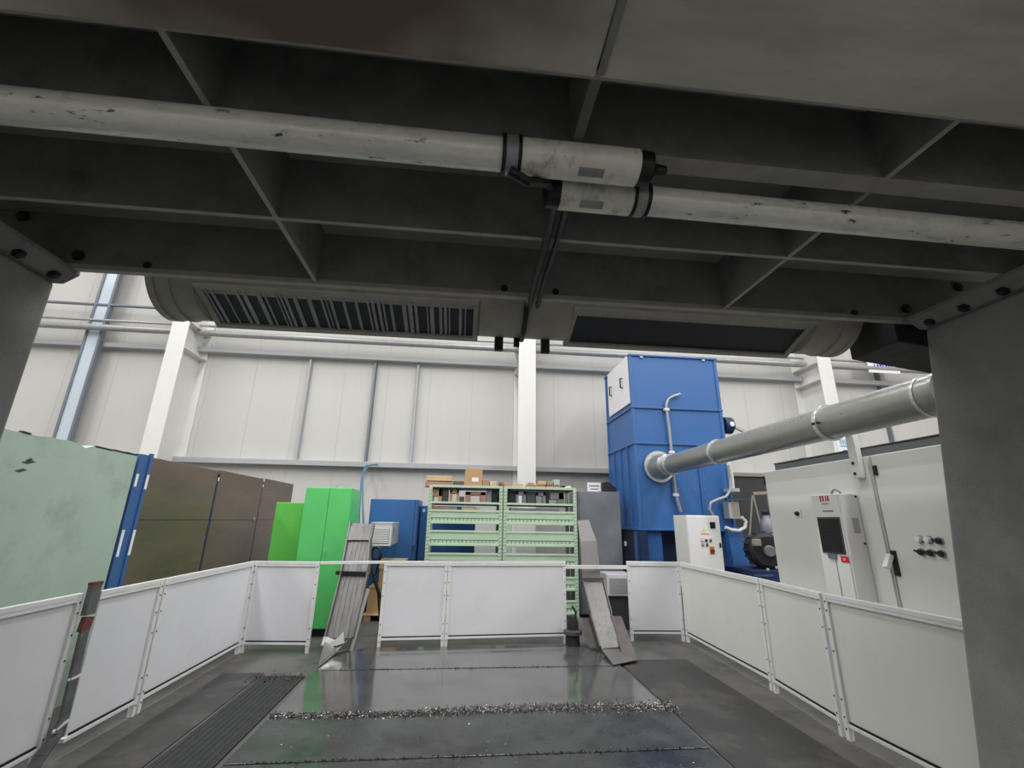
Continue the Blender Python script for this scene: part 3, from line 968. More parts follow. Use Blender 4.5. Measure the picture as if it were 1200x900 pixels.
# ================================================================== BLUE CABINET, HEATER, CRATES
by = 8.9
bxl, bxr = on_y(434, 590, by).x, on_y(491, 590, by).x
bz = on_y(460, 585, by).z
r = thing('blue_cabinet', ((bxl + bxr) / 2, by + .4, 0), 'blue metal machine cabinet standing behind the louvred heater', 'cabinet')
MB().box(bxl, bxr, by + .02, by + .8, .05, bz).build('body', 'blue', r, bevel=.006)
MB().box(bxl + .03, bxr - .07, by, by + .02, .1, bz - .01).build('door', 'blue', r, bevel=.004)
MB().box(bxr - .065, bxr - .01, by - .01, by + .02, .1, bz - .1).build('edge_trim', 'blue_strip', r, bevel=.004)
MB().box(bxr - .055, bxr - .025, by - .035, by - .01, 1.05, 1.14).build('handle', 'blue_dark', r, bevel=.004)
MB().box(bxl + .03, bxr - .03, by + .05, by + .75, 0, .05).build('plinth', 'dark', r)
bx2 = on_y(556, 640, 9.15).x
r = thing('blue_cabinet', ((bxr + bx2) / 2, 9.6, 0), 'lower blue cabinet seen through the slots of the left mint rack', 'cabinet')
MB().box(bxr + .02, bx2, 9.15, 9.95, .05, bz - .1).build('body', 'blue', r, bevel=.006)
MB().box(bxr + .05, bx2 - .03, 9.2, 9.9, 0, .05).build('plinth', 'dark', r)
MB().box(bxr + .06, bxr + .10, 9.14, 9.15, bz - .22, bz - .16).build('badge', 'tape', r)

hy0, hy1 = 7.72, 8.6
a_, b_ = on_y(436, 612, hy0), on_y(458.5, 640, hy0)
hx0, hx1, hz0, hz1 = on_y(437, 626, hy0).x - .05, on_y(458, 626, hy0).x + .01, on_y(450, 639.5, hy0).z, on_y(450, 612, hy0).z
r = thing('louvred_heater', ((hx0 + hx1) / 2, 8.6, hz0), 'grey louvred fan heater box mounted on the blue cabinet front', 'fan heater')
MB().box(hx0, hx1, hy0 + .02, hy1, hz0, hz1).build('case', 'vent_grey', r, bevel=.012)
MB().box(hx0 - .012, hx1 + .0, hy0, hy0 + .02, hz0 - .005, hz1 - .06).build('face_frame', 'vent_white', r, bevel=.004)
for k in range(9):
    zz = hz0 + .045 + k * (hz1 - hz0 - .13) / 8.6
    MB().hexa([(hx0 + .05, hy0 - .012, zz), (hx1 - .04, hy0 - .012, zz), (hx1 - .04, hy0 + .002, zz + .012), (hx0 + .05, hy0 + .002, zz + .012),
               (hx0 + .05, hy0 - .012, zz + .006), (hx1 - .04, hy0 - .012, zz + .006), (hx1 - .04, hy0 + .002, zz + .024), (hx0 + .05, hy0 + .002, zz + .024)]).build('louvre', 'vent_white', r)
MB().box(hx0 + .045, hx1 - .035, hy0 - .003, hy0 + .001, hz0 + .035, hz1 - .075).build('vent_opening', 'steel_dark', r)
MB().box(hx0 + .1, hx0 + .2, hy1, by - .001, hz0 + .12, hz0 + .2).build('wall_bracket', 'steel_dark', r)
MB().box(hx1, hx1 + .004, hy0 + .22, hy0 + .25, hz0 + .14, hz0 + .26).build('side_slot', 'dark', r)
# black coiled hose below it
cx_, cz_ = on_y(441, 648, 7.55).x, on_y(441, 648, 7.55).z
pts = [(cx_ + .07 * math.cos(a), 7.5 + .008 * a, cz_ + .085 * math.sin(a)) for a in [k * .4 for k in range(32)]]
pts += [(cx_ - .02, 7.7, cz_ - .4), (cx_ + .05, 7.75, .5), (cx_ + .12, 7.8, .03)]
tag(MB().tube(pts, .018, 7).build('coiled_hose', 'black', smooth=True), 'black coiled hose hanging below the louvred heater', 'hose')
q = [on_y(436, 662, 7.2), on_y(432, 672, 7.15), on_y(425, 690, 7.25), on_y(419, 704, 7.25), on_y(414, 740, 7.25)]
tag(MB().tube(q + [(q[-1].x, 7.25, .02)], .028, 8).build('drain_hose', 'black', smooth=True), 'thick black hose slanting down beside the left chute', 'hose')
q = [on_y(433, 660, 7.3), on_y(437, 672, 7.3), on_y(442, 688, 7.3), on_y(447, 702, 7.3), on_y(449, 730, 7.3)]
tag(MB().tube(q + [(q[-1].x, 7.3, .02)], .022, 8).build('drain_hose', 'black', smooth=True), 'black hose slanting down toward the post of the narrow barrier', 'hose')
# blue air hoses to the wall
for k, (pp, lab) in enumerate((([(425, 545), (424, 560), (422, 585), (420, 620)], 'blue air hose hanging from the girt, left of the pair'),
                               ([(437, 541), (428, 546), (425, 560), (425, 590), (426, 618)], 'blue air hose with a curved top, right of the pair'))):
    q = [on_y(a, b, 10.3 - .25 * i) for i, (a, b) in enumerate(pp)]
    q[0].y = YW - .21
    q += [Vector((q[-1].x, q[-1].y, .6)), Vector((q[-1].x + .05, q[-1].y, .02))]
    tag(MB().tube(q, .018, 7).build('air_hose', 'hose_blue', smooth=True), lab, 'hose')

# pallet + crates seen in the gap
px0 = on_y(427, 720, 8.3).x
r = thing('wooden_pallet', (px0 + .3, 8.5, 0), 'pale wooden pallet under the orange crates behind the left gap', 'pallet')
for k in range(3):
    MB().box(px0 + k * .28, px0 + k * .28 + .1, 8.25, 8.75, 0, .09).build('block', 'wood', r)
for k in range(5):
    MB().box(px0 - .02, px0 + .7, 8.24 + k * .11, 8.32 + k * .11, .09, .11).build('board', 'wood_pale', r)


def crate(x0, x1, y0, y1, z0, z1, m, label, cat='box'):
    r = thing('wooden_crate', ((x0 + x1) / 2, (y0 + y1) / 2, z0), label, cat)
    MB().box(x0 + .01, x1 - .01, y0 + .01, y1 - .01, z0, z1 - .02).build('body', m, r)
    MB().box(x0, x1, y0, y1, z1 - .03, z1).build('lid', m, r, bevel=.003)
    for xx in (x0, x1 - .03):
        MB().box(xx, xx + .03, y0, y0 + .01, z0, z1 - .03).build('batten', m, r)
    return r


crate(px0 + .03, px0 + .55, 8.28, 8.74, .11, .52, 'card', 'orange brown crate on the pallet behind the left gap')
crate(px0 + .18, px0 + .62, 8.28, 8.70, .521, .80, 'wood', 'brown crate stacked in the middle behind the left gap')
crate(px0 + .16, px0 + .60, 8.30, 8.70, .801, .93, 'wood_pale', 'yellowish crate topmost behind the left gap')

# ================================================================== MINT RACKS
ry = 8.2
rz = on_y(590, 570, ry).z
XR0, XR1, XR2 = on_y(501, 600, ry).x, on_y(589.5, 600, ry).x, on_y(676, 600, ry).x


def rack(x0, x1, label):
    r = thing('storage_rack', ((x0 + x1) / 2, ry + .35, 0), label, 'storage rack', None)
    D = .7
    for (xx, yy) in ((x0, ry), (x1 - .06, ry), (x0, ry + D - .05), (x1 - .06, ry + D - .05)):
        po = MB().box(xx, xx + .06, yy, yy + .05, 0, rz).build('upright', 'mint_rack', r, bevel=.004)
        if yy == ry:
            h_ = MB()
            z_ = .15
            while z_ < rz - .06:
                h_.box(xx + .012, xx + .022, yy - .0015, yy, z_, z_ + .022)
                h_.box(xx + .038, xx + .048, yy - .0015, yy, z_ + .01, z_ + .032)
                z_ += .06
            h_.build('slot_row', 'mint_dark', po)
    a, b = x0 + .06, x1 - .06
    # levels from pixel rows (front face)
    def zr(py):
        return on_y(540, py, ry).z
    MB().box(a, b, ry + .0, ry + .03, zr(571.5), zr(568.5)).build('top_beam', 'mint_rack', r, bevel=.003)
    MB().box(x0 + .01, x1 - .01, ry + .03, ry + D - .05, rz - .05, rz - .03).build('shelf', 'steel_dark', r)
    MB().box(a, b, ry, ry + .025, zr(590.5), zr(588)).build('beam', 'mint_rack', r, bevel=.003)
    lev = ((597.5, 613.5), (621.5, 639.5), (648.0, 664))
    k = 0
    while True:
        if k < 3:
            zt_, zb_ = zr(lev[k][0]), zr(lev[k][1])
        else:
            zt_ -= .37
            zb_ -= .37
        if zb_ < .05:
            break
        MB().box(a, b, ry + .0, ry + .03, zt_ - .035, zt_).build('beam', 'mint_rack', r, bevel=.003)
        MB().box(a, b, ry + .015, ry + .03, zb_ + .0, zt_ - .04).build('drawer_front', 'mint_rack', r)
        pf = MB()
        n_ = 17
        for i in range(n_):
            xx = a + .02 + (b - a - .04) * i / n_
            pf.box(xx, xx + .008, ry + .009, ry + .0155, zb_ + .045, zb_ + .085)
        pf.box(a, b, ry + .010, ry + .0155, zb_ + .088, zb_ + .095)
        pf.build('label_slots', 'mint_dark', r)
        MB().box(a, b, ry - .004, ry + .03, zb_ - .005, zb_ + .03).build('beam', 'mint_rack', r, bevel=.003)
        MB().box(x0 + .065, x1 - .065, ry + .03, ry + D - .06, zb_ + .0, zb_ + .02).build('shelf', 'steel_dark', r)
        if k >= 5:
            break
        k += 1
    # lower open part
    return r


rk1 = rack(XR0, XR1 - .008, 'mint green storage rack with wood blocks, left of the two')
rk2 = rack(XR1 + .008, XR2, 'mint green storage rack with grey steel parts, right of the two')
ZS = on_y(540, 597.5, ry).z          # level of the first shelf


def zrow(py):
    return on_y(540, py, ry + .1).z


def item(name, px0, px1, pyt, pyb, m, label, cat, depth=.22, y=ry + .1, z0=None, kind='block', grp=None, chip=True):
    x0, x1 = on_y(px0, pyb, y).x, on_y(px1, pyb, y).x
    zb_ = z0 if z0 is not None else on_y(px0, pyb, y).z
    zt_ = zb_ + abs(on_y(px0, pyt, y).z - on_y(px0, pyb, y).z)
    mb = MB()
    if kind == 'ushape':
        w = (x1 - x0) * .27
        mb.box(x0, x0 + w, y, y + depth, zb_, zt_).box(x1 - w, x1, y, y + depth, zb_, zt_).box(x0, x1, y, y + depth, zt_ - (zt_ - zb_) * .3, zt_)
    elif kind == 'lshape':
        mb.box(x0, x1, y, y + depth, zb_ + (zt_ - zb_) * .45, zt_).box(x0 + (x1 - x0) * .6, x1, y, y + depth, zb_, zt_)
    elif kind == 'wedge':
        mb.prism([(x0, y, zb_), (x1, y, zb_), (x1, y, zt_), (x0 + (x1 - x0) * .45, y, zt_)], (0, depth, 0))
    else:
        mb.box(x0, x1, y, y + depth, zb_, zt_)
    return tag(mb.build(name, m, bevel=.006), label, cat, grp)


ztop = rz - .03 + .001
T = dict(y=ry + .12)
item('wooden_block', 498, 529.5, 560, 566, 'wood_red', 'wide reddish wood block on the left rack top under a pale plank', 'wood block', z0=ztop)
zz_ = ztop + .105
item('wooden_plank', 500, 530, 552.5, 558.5, 'wood_pale', 'pale thick plank lying on the wide reddish block', 'plank', z0=zz_)
item('wooden_block', 530.5, 544, 559, 566.5, 'wood_dark', 'dark wood block between the plank and the tall carton', 'wood block', z0=ztop)
cb = item('cardboard_box', 544.5, 565, 544.5, 567, 'card', 'tall brown carton with white label standing on the left rack', 'box', z0=ztop, depth=.16)
p = on_y(553, 560, ry + .1)
MB().box(p.x, p.x + .12, ry + .097, ry + .0995, ztop + .11, ztop + .18).build('shipping_label', 'paper', cb)
item('wooden_block', 565.5, 573, 557.5, 567, 'wood_red', 'narrow reddish block beside the tall carton', 'wood block', z0=ztop)
item('wooden_block', 574, 582, 559.5, 567.5, 'wood_pale', 'pale block with white end near the gap of the racks', 'wood block', z0=ztop)
item('wooden_wedge', 582.5, 589, 560.5, 567.5, 'wood_dark', 'dark wood wedge at the inner end of the left rack top', 'wood wedge', z0=ztop, kind='wedge')
item('wooden_block', 590.5, 597, 561, 568, 'wood', 'small brown block at the inner end of the right rack top', 'wood block', z0=ztop)
item('wooden_wedge', 597.5, 613, 561.5, 568, 'wood_pale', 'pale wood wedge on the right rack top', 'wood wedge', z0=ztop, kind='wedge')
item('wooden_wedge', 613.8, 626, 560.5, 568, 'wood_red', 'reddish sloping wood piece on the right rack top', 'wood wedge', z0=ztop, kind='wedge')
item('wooden_block', 626.6, 639, 563.5, 568.5, 'wood_red', 'flat reddish block under a pale block on the right rack', 'wood block', z0=ztop)
item('wooden_block', 631, 640, 559, 563, 'wood_pale', 'pale block stacked on the flat reddish block', 'wood block', z0=ztop + .085)
item('wooden_block', 640.5, 656.5, 564, 568.5, 'wood_red', 'long reddish block under the mint tin on the right rack', 'wood block', z0=ztop)
item('wooden_block', 640.8, 648, 559.5, 563.5, 'wood_red', 'small reddish block beside the mint tin', 'wood block', z0=ztop + .08)
item('small_tin', 649, 656, 556.5, 563, 'mint', 'small pale mint tin on the long reddish block', 'tin', z0=ztop + .08)
item('wooden_wedge', 657.5, 662, 564, 569, 'dark', 'small dark wedge near the outer end of the right rack', 'wood wedge', z0=ztop, kind='wedge')
item('paper_roll', 662.3, 669, 564.5, 569, 'paper', 'white crumpled roll at the outer end of the right rack', 'paper roll', z0=ztop, kind='wedge')
# contents of the top bay of the left rack
zsh = on_y(540, 597.5, ry).z + .0
b0 = on_y(540, 589, ry + .1).z
shelf_z = b0 - .015
for rkk, a_, b_ in ((rk1, XR0, XR1), (rk2, XR1, XR2)):
    MB().box(a_ + .065, b_ - .065, ry + .03, ry + .64, shelf_z - .02, shelf_z).build('shelf', 'steel_dark', rkk)
s1 = shelf_z + .001
item('wooden_block', 507, 517.5, 571, 588, 'wood', 'tan L-shaped wood block at the outer end of the left rack bay', 'wood block', z0=s1, kind='lshape')
item('steel_block', 518, 525, 571.5, 588, 'steel_dark', 'dark steel block between two tan wood blocks in the left rack', 'steel block', z0=s1)
item('wooden_block', 526.5, 537.5, 571.5, 588, 'wood', 'tan wood bridge block in the left rack bay', 'wood block', z0=s1, kind='ushape')
item('steel_block', 538, 544, 580, 588, 'steel_dark', 'short dark steel block in the middle of the left rack bay', 'steel block', z0=s1)
item('wooden_block', 545, 569, 574, 588, 'wood_red', 'wide reddish bridge block in the left rack bay', 'wood block', z0=s1, kind='ushape', depth=.2)
item('steel_block', 570, 576, 572, 588, 'steel', 'pale steel strip block beside the wide reddish bridge', 'steel block', z0=s1)
item('steel_block', 577, 583, 572, 588, 'dark', 'black block at the inner end of the left rack bay', 'steel block', z0=s1, depth=.3)
item('steel_block', 596, 603, 573, 589, 'dark', 'black block at the inner end of the right rack bay', 'steel block', z0=s1, depth=.3)
item('steel_bridge', 604.5, 616.5, 573, 589, 'steel', 'grey steel bridge piece nearest the gap in the right rack', 'steel block', z0=s1, kind='ushape')
item('steel_block', 617.5, 627, 573.5, 589, 'steel_dark', 'wide dark steel block between two grey bridge pieces', 'steel block', z0=s1)
item('steel_bridge', 628, 639.5, 574, 589, 'steel', 'grey steel bridge piece in the middle of the right rack', 'steel block', z0=s1, kind='ushape')
item('steel_block', 640.2, 643.5, 574, 589, 'dark', 'thin black plate beside the middle bridge piece', 'steel block', z0=s1)
item('steel_bridge', 645, 661, 574, 589, 'steel', 'wide grey steel piece at the outer end of the right rack', 'steel block', z0=s1, kind='lshape')
zs2 = on_y(540, 613.5, ry).z
for (pa, pb, m_n, lab) in ((506, 536, 'wood_red', 'reddish board lying in the low slot of the left rack'), (541, 560, 'wood_pale', 'pale board lying in the low slot of the left rack'),
                           (561.5, 574, 'vent_white', 'white block lying in the low slot of the left rack'), (598, 655, 'steel', 'long grey steel bar lying in the low slot of the right rack')):
    xx0, xx1 = on_y(pa, 595, ry + .1).x, on_y(pb, 595, ry + .1).x
    zt0 = on_y(540, 597.5, ry).z
    tag(MB().box(xx0, xx1, ry + .06, ry + .3, zt0 - .0, zt0 + .05).build('stored_bar', m_n, bevel=.004), lab, 'bar')
for rkk, a_, b_ in ((rk1, XR0, XR1), (rk2, XR1, XR2)):
    MB().box(a_ + .065, b_ - .065, ry + .03, ry + .64, zt0 - .02, zt0 - .001).build('shelf', 'steel_dark', rkk)

# slate cabinet right of the racks
dy = 8.45
dx0, dx1 = on_y(677.5, 600, dy).x, on_y(727, 600, dy).x
dz = on_y(700, 576, dy).z
r = thing('metal_cabinet', ((dx0 + dx1) / 2, dy + .4, 0), 'slate grey plain metal cabinet between the mint racks and blue tower', 'cabinet')
MB().box(dx0, dx1, dy, dy + .7, .06, dz).build('body', 'slate', r, bevel=.006)
MB().box(dx0 + .03, dx1 - .03, dy + .04, dy + .66, 0, .06).build('plinth', 'dark', r)
MB().box(dx0 + .02, dx0 + .03, dy - .003, dy, .1, dz - .02).build('door_line', 'steel_dark', r)
r = thing('paper_sign', (on_y(696, 568, 9.0).x, 9.0, dz), 'white paper sign standing on top of the slate cabinet', 'sign')
p0, p1 = on_y(688.5, 574, 8.9), on_y(705, 564, 8.9)
MB().box(p0.x, p1.x, 8.9, 8.91, dz, dz + .2).build('sheet', 'paper', r)
m_ = MB()
m_.box(p0.x + .03, p1.x - .06, 8.897, 8.8995, dz + .125, dz + .15).box(p0.x + .06, p1.x - .08, 8.897, 8.8995, dz + .065, dz + .085)
m_.build('lettering', 'ink', r)
p0 = on_y(706, 570, 8.8)
tag(MB().prism([(p0.x, 8.8, dz), (p0.x + .28, 8.8, dz), (p0.x + .28, 8.8, dz + .1), (p0.x + .12, 8.8, dz + .22), (p0.x, 8.8, dz + .2)], (0, .2, 0)).build('tool_box', 'dark', bevel=.01), 'small black box on the slate cabinet beside the paper sign', 'box')

# louvred box behind the right chute
ly = 7.5
x0, x1 = on_y(710.5, 680, ly).x, on_y(742, 680, ly).x
z1_, z0_ = on_y(720, 672.5, ly).z, on_y(720, 699, ly).z
r = thing('louvred_box', ((x0 + x1) / 2, ly + .2, 0), 'pale louvred ventilator box low beside the right chute', 'ventilator')
MB().box(x0, x1, ly + .015, ly + .4, z0_, z1_).build('case', 'vent_grey', r, bevel=.01)
MB().box(x0 + .01, x1 - .01, ly, ly + .015, z0_ + .01, z1_ - .01).build('face_frame', 'vent_white', r, bevel=.004)
for k in range(9):
    zz = z0_ + .05 + k * (z1_ - z0_ - .1) / 9
    MB().box(x0 + .05, x1 - .04, ly - .012, ly + .001, zz, zz + .014).build('louvre', 'vent_grey', r)
MB().box(x0 + .03, x1 - .03, ly + .06, ly + .36, 0.0, z0_).build('stand', 'steel_dark', r)

# ================================================================== BLUE FILTER TOWER
ty = 8.2
TX0, TX1, TY1 = 3.18, 5.03, 9.8
TZ1 = on_y(737, 414, ty).z
zA = on_y(745, 477, ty).z
zB = on_y(748, 519, ty).z
zC = on_y(735, 620, ty).z
r = thing('filter_tower', ((TX0 + TX1) / 2, 9.0, 0), 'tall blue dust filter tower with white access door and open legs', 'filter tower')
MB().box(TX0 + .02, TX1 - .02, ty + .02, TY1 - .02, zA, TZ1).build('upper_housing', 'blue', r)
MB().box(TX0 + .02, TX1 - .02, ty + .02, TY1 - .02, zB, zA).build('middle_housing', 'blue', r)
MB().box(TX0 + .02, TX1 - .02, ty + .02, TY1 - .02, zC, zB).build('lower_housing', 'blue', r)
for zz in (TZ1 - .03, zA, zB, zC):
    m_ = MB().box(TX0 - .01, TX1 + .01, ty - .015, TY1 + .01, zz - .018, zz + .018)
    m_.build('flange', 'blue', r, bevel=.004)
for (xx, yy) in ((TX0, ty), (TX1 - .06, ty), (TX0, TY1 - .06), (TX1 - .06, TY1 - .06)):
    MB().box(xx, xx + .06, yy, yy + .06, zC, TZ1 - .03).build('corner_post', 'blue', r, bevel=.004)
for k in range(1, 4):
    yy = ty + .4 * k
    MB().box(TX0 - .015, TX0 + .02, yy - .02, yy + .02, zC + .02, zB - .02).build('stiffener', 'blue', r)
sx = on_y(821, 560, ty).x
MB().box(sx - .02, sx + .02, ty - .005, ty + .02, zC + .02, zB - .02).build('stiffener', 'blue', r)
bl = MB()
for px in (796, 815, 826):
    for py in (561, 573):
        p = on_y(px, py, ty)
        bl.lathe((p.x, ty + .021, p.z), (0, -1, 0), [(0, .012), (.008, .012), (.009, .004)], 8)
bl.build('bolt_heads', 'steel', r)
for px, py in ((751, 412.5), (823.5, 417.5)):
    p = on_y(px, py, ty)
    MB().box(p.x - .03, p.x + .03, ty - .012, ty + .02, TZ1 - .09, TZ1 - .03).build('lifting_lug', 'vent_grey', r, bevel=.004)
# white access door on the left face
q = [on_x(712.5, 437, TX0), on_x(735, 419, TX0), on_x(738.5, 473.5, TX0), on_x(714.5, 488, TX0)]
ya, yb = min(q[1].y, q[2].y), max(q[0].y, q[3].y)
za_, zb_ = (q[2].z + q[3].z) / 2, (q[0].z + q[1].z) / 2
dr = MB().box(TX0 - .012, TX0 + .02, ya, yb, za_, zb_).build('access_door', 'cabinet_white', r, bevel=.004)
tag(dr, 'white access door')
for (px, py) in ((716.5, 459), (729, 449.5)):
    p = on_x(px, py, TX0 - .012)
    MB().tube([(TX0 - .012, p.y - .02, p.z + .10), (TX0 - .06, p.y - .02, p.z + .10), (TX0 - .06, p.y - .02, p.z - .10), (TX0 - .012, p.y - .02, p.z - .10)], .016, 8).build('handle', 'black', dr, smooth=True)
# legs and dark inner hopper
MB().box(TX0 + .15, TX1 - .15, ty + .45, TY1 - .15, .5, zC - .01).build('hopper', 'blue_dark', r)
m_ = MB()
for xx in (TX0 + .0, TX1 - .14):
    for yy in (ty, TY1 - .14):
        m_ = MB().box(xx, xx + .14, yy, yy + .14, 0, zC - .018)
        m_.build('leg', 'blue_dark', r, bevel=.004)
c0, c1 = on_y(749, 640, ty + .15).x, on_y(775, 640, ty + .15).x
MB().box(c0, c1, ty + .1, ty + .4, 0, zC - .018).build('bin_front', 'blue', r, bevel=.004)
p = on_y(733, 637, ty + .43)
MB().box(p.x - .02, p.x + .02, ty + .43, ty + .45, p.z - .04, p.z + .04).build('latch', 'tape', r)
# diagonal brace leg at the right
a0, a1 = on_y(852, 618, ty - .1), on_y(869, 618, ty - .1)
b0, b1 = on_y(857, 668, ty - .1), on_y(880, 676, ty - .1)
MB().prism([(a0.x, ty - .1, a0.z), (a1.x, ty - .1, a1.z), (b1.x + .12, ty - .1, 0), (b0.x + .12, ty - .1, 0)], (0, .25, 0)).build('brace_leg', 'blue', r, bevel=.006)
# rotary motor on the right side
p = on_y(856, 499, ty + .3)
MB().lathe((TX1 - .02, ty + .3, p.z), (1, 0, 0), [(0, .10), (.16, .10), (.17, .17), (.34, .17), (.38, .12), (.40, .05)], 18).build('fan_motor', 'blue_dark', r, smooth=True)
MB().lathe((TX1 + .26, ty + .16, p.z + .0), (0, -1, 0), [(-.03, .06), (.03, .05), (.035, .02)], 12).build('motor_cap', 'tape', r, smooth=True)
MB().bar((TX1 + .34, ty + .25, p.z - .02), (TX1 + .52, ty + .2, p.z - .12), .06, .06).build('motor_spout', 'vent_grey', r, bevel=.01)

# conduits on the tower
q = [on_y(a, b, ty - .05) for a, b in ((797, 462), (790, 464), (784, 467), (781, 473), (781, 480), (784, 500), (787, 530), (789.5, 560), (792, 580), (798, 600))]
r = thing('cable_conduit', q[5], 'thin grey conduit with curved top running down the blue tower front', 'conduit')
MB().tube(q, .028, 8).build('conduit', 'pipe_grey', r, smooth=True)
for i in (4, 6, 8):
    c_ = q[i]
    MB().box(c_.x - .05, c_.x + .05, ty - .08, ty - .02, c_.z - .025, c_.z + .025).build('clip', 'vent_white', r, bevel=.004)
q = [on_y(a, b, ty - .25) for a, b in ((836, 605), (831, 597), (833, 589), (842, 585), (851, 582), (856, 574), (856, 560), (853, 545))]
r = thing('cable_conduit', q[3], 'grey conduit bending from the white control box up to the tower edge', 'conduit')
MB().tube(q, .026, 8).build('conduit', 'pipe_grey', r, smooth=True)
MB().tube([on_y(853.5, 540, ty - .2), on_y(857, 560, ty - .2), on_y(858.5, 577, ty - .2)], .045, 10).build('sleeve', 'vent_white', r, smooth=True)
MB().box(q[5].x - .0, TX1 - .01, ty - .26, ty - .017, q[5].z - .03, q[5].z + .03).build('bracket', 'vent_grey', r)
# junction box right
p0, p1 = on_y(853, 588, ty - .2), on_y(868, 608, ty - .2)
r = thing('junction_box', ((p0.x + p1.x) / 2, ty - .1, p1.z), 'grey junction box with open front at the right edge of the blue tower', 'junction box')
MB().box(p0.x, p1.x, ty - .2, ty - .02, p1.z, p0.z).build('case', 'vent_grey', r, bevel=.006)
MB().box(p0.x + .07, p1.x - .01, ty - .205, ty - .199, p1.z + .03, p0.z - .01).build('cover', 'beige', r)
MB().bar((p0.x - .04, ty - .2, p0.z + .04), (p1.x + .22, ty - .2, p0.z + .04), .08, .03).build('top_bracket', 'steel_dark', r)
MB().tube([on_y(a, b, ty - .2) for a, b in ((869, 606), (874, 611), (873, 618), (866, 622), (857, 621), (850, 618))], .03, 8).build('flex_hose', 'vent_white', r, smooth=True)

# exhaust pipe
PX, PZ, PR = 3.67, 2.60, .165
r = thing('exhaust_pipe', (PX, 5.5, PZ), 'large silver galvanised exhaust pipe running from the blue tower towards the gantry', 'exhaust pipe')
MB().lathe((PX, 2.95, PZ), (0, 1, 0), [(0, PR), (8.0 - 2.95, PR)], 40).build('pipe', 'galv', r, smooth=True)
MB().lathe((PX - .05, 7.80, PZ + .005), (0, 1, 0), [(0, PR - .05), (.04, PR + .02), (.12, PR + .03), (.25, PR + .06), (.36, PR + .085)], 36).build('cone_collar', 'galv', r, smooth=True)
MB().lathe((PX - .05, 8.14, PZ + .005), (0, 1, 0), [(0, PR + .085), (0, PR + .125), (.03, PR + .125), (.03, PR + .085)], 36).build('flange_ring', 'galv_bright', r, smooth=True)
for yy, w in ((7.70, .05), (6.17, .05), (4.10, .05)):
    MB().lathe((PX, yy, PZ), (0, 1, 0), [(0, PR), (0, PR + .016), (w * .4, PR + .022), (w, PR + .016), (w, PR)], 36).build('clamp_ring', 'galv_bright', r, smooth=True)
MB().lathe((PX, 3.08, PZ), (0, 1, 0), [(0, PR), (0, PR + .006), (.03, PR + .006), (.03, PR)], 36).build('joint_band', 'galv_bright', r, smooth=True)
MB().lathe((PX, 2.93, PZ), (0, 1, 0), [(0, PR * .3), (0, PR + .01), (.03, PR + .01)], 36).build('end_cap', 'galv', r, smooth=True)
for yy in (4.10,):
    MB().box(PX - PR - .03, PX - PR - .01, yy + .005, yy + .04, PZ - .03, PZ - .005).build('clamp_lug', 'dark', r, bevel=.004)
    MB().box(PX - PR - .03, PX - PR - .005, yy - .05, yy - .02, PZ - .03, PZ - .01).build('clamp_lug', 'dark', r, bevel=.004)
# bracket post carrying the pipe, bolted to the cabinet front
r = thing('pipe_support_post', (4.15, 4.41, 1.98), 'short pale grey post bolted to the cabinet front and holding the silver exhaust pipe', 'post')
MB().box(4.115, 4.175, 4.355, 4.46, 2.08, PZ + .02).build('post', 'cabinet', r, bevel=.006)
MB().box(PX + PR - .004, 4.175, 4.375, 4.44, PZ - .05, PZ + .02).build('arm', 'cabinet', r, bevel=.004)
for zz in (2.13, 2.24):
    MB().lathe((4.115, 4.42, zz), (-1, 0, 0), [(0, .016), (.008, .016), (.009, .005)], 8).build('bolt', 'dark', r)

# white control box
cy = 7.2
x0, x1 = on_y(805, 610, cy).x, on_y(843, 610, cy).x
z1_ = on_y(820, 604, cy).z
r = thing('control_box', ((x0 + x1) / 2, cy + .25, 0), 'white electrical control box with orange switch in front of the blue tower', 'control box')
MB().box(x0, x1, cy + .025, cy + .48, .62, z1_).build('case', 'cabinet', r, bevel=.008)
MB().box(x0 + .004, x1 - .002, cy, cy + .024, .63, z1_ - .008).build('door', 'cabinet_white', r, bevel=.006)
for xx in (x0 + .03, x1 - .08):
    for yy in (cy + .06, cy + .40):
        MB().box(xx, xx + .05, yy, yy + .05, 0, .62).build('leg', 'steel_dark', r)


def cpt(px, py):
    return on_y(px, py, cy)


p = cpt(835, 615.5)
sw = MB().box(p.x - .045, p.x + .045, cy - .012, cy, p.z - .05, p.z + .05).build('main_switch', 'black', r, bevel=.006)
MB().box(p.x - .012, p.x + .012, cy - .035, cy - .012, p.z - .03, p.z + .03).build('switch_grip', 'black', sw, bevel=.004)
for (px, py, m_n) in ((823, 633, 'vent_white'), (827.5, 633.5, 'dark'), (832.5, 633.5, 'steel_dark'), (823.5, 638.5, 'wood_red'), (828.5, 638.5, 'rust_red')):
    p = cpt(px, py)
    MB().box(p.x - .024, p.x + .024, cy - .004, cy, p.z - .028, p.z + .03).build('button_plate', 'vent_grey', r)
    MB().lathe((p.x, cy - .004, p.z), (0, -1, 0), [(0, .018), (.015, .017), (.017, .008)], 12).build('push_button', m_n, r)
p = cpt(834.5, 645)
MB().box(p.x - .04, p.x + .04, cy - .003, cy, p.z - .06, p.z + .06).build('switch_plate', 'orange', r)
MB().lathe((p.x, cy - .003, p.z), (0, -1, 0), [(0, .035), (.03, .03), (.035, .012)], 14).build('rotary_switch', 'rust_red', r, smooth=True)
p = cpt(845.5, 639)
MB().box(p.x - .035, p.x - .005, cy - .012, cy, p.z - .035, p.z + .035).build('lock', 'black', r, bevel=.004)
p = cpt(825, 620.5)
MB().prism([(p.x - .05, cy - .002, p.z - .035), (p.x + .05, cy - .002, p.z - .035), (p.x, cy - .002, p.z + .05)], (0, .003, 0)).build('warning_sticker', 'yellow', r)
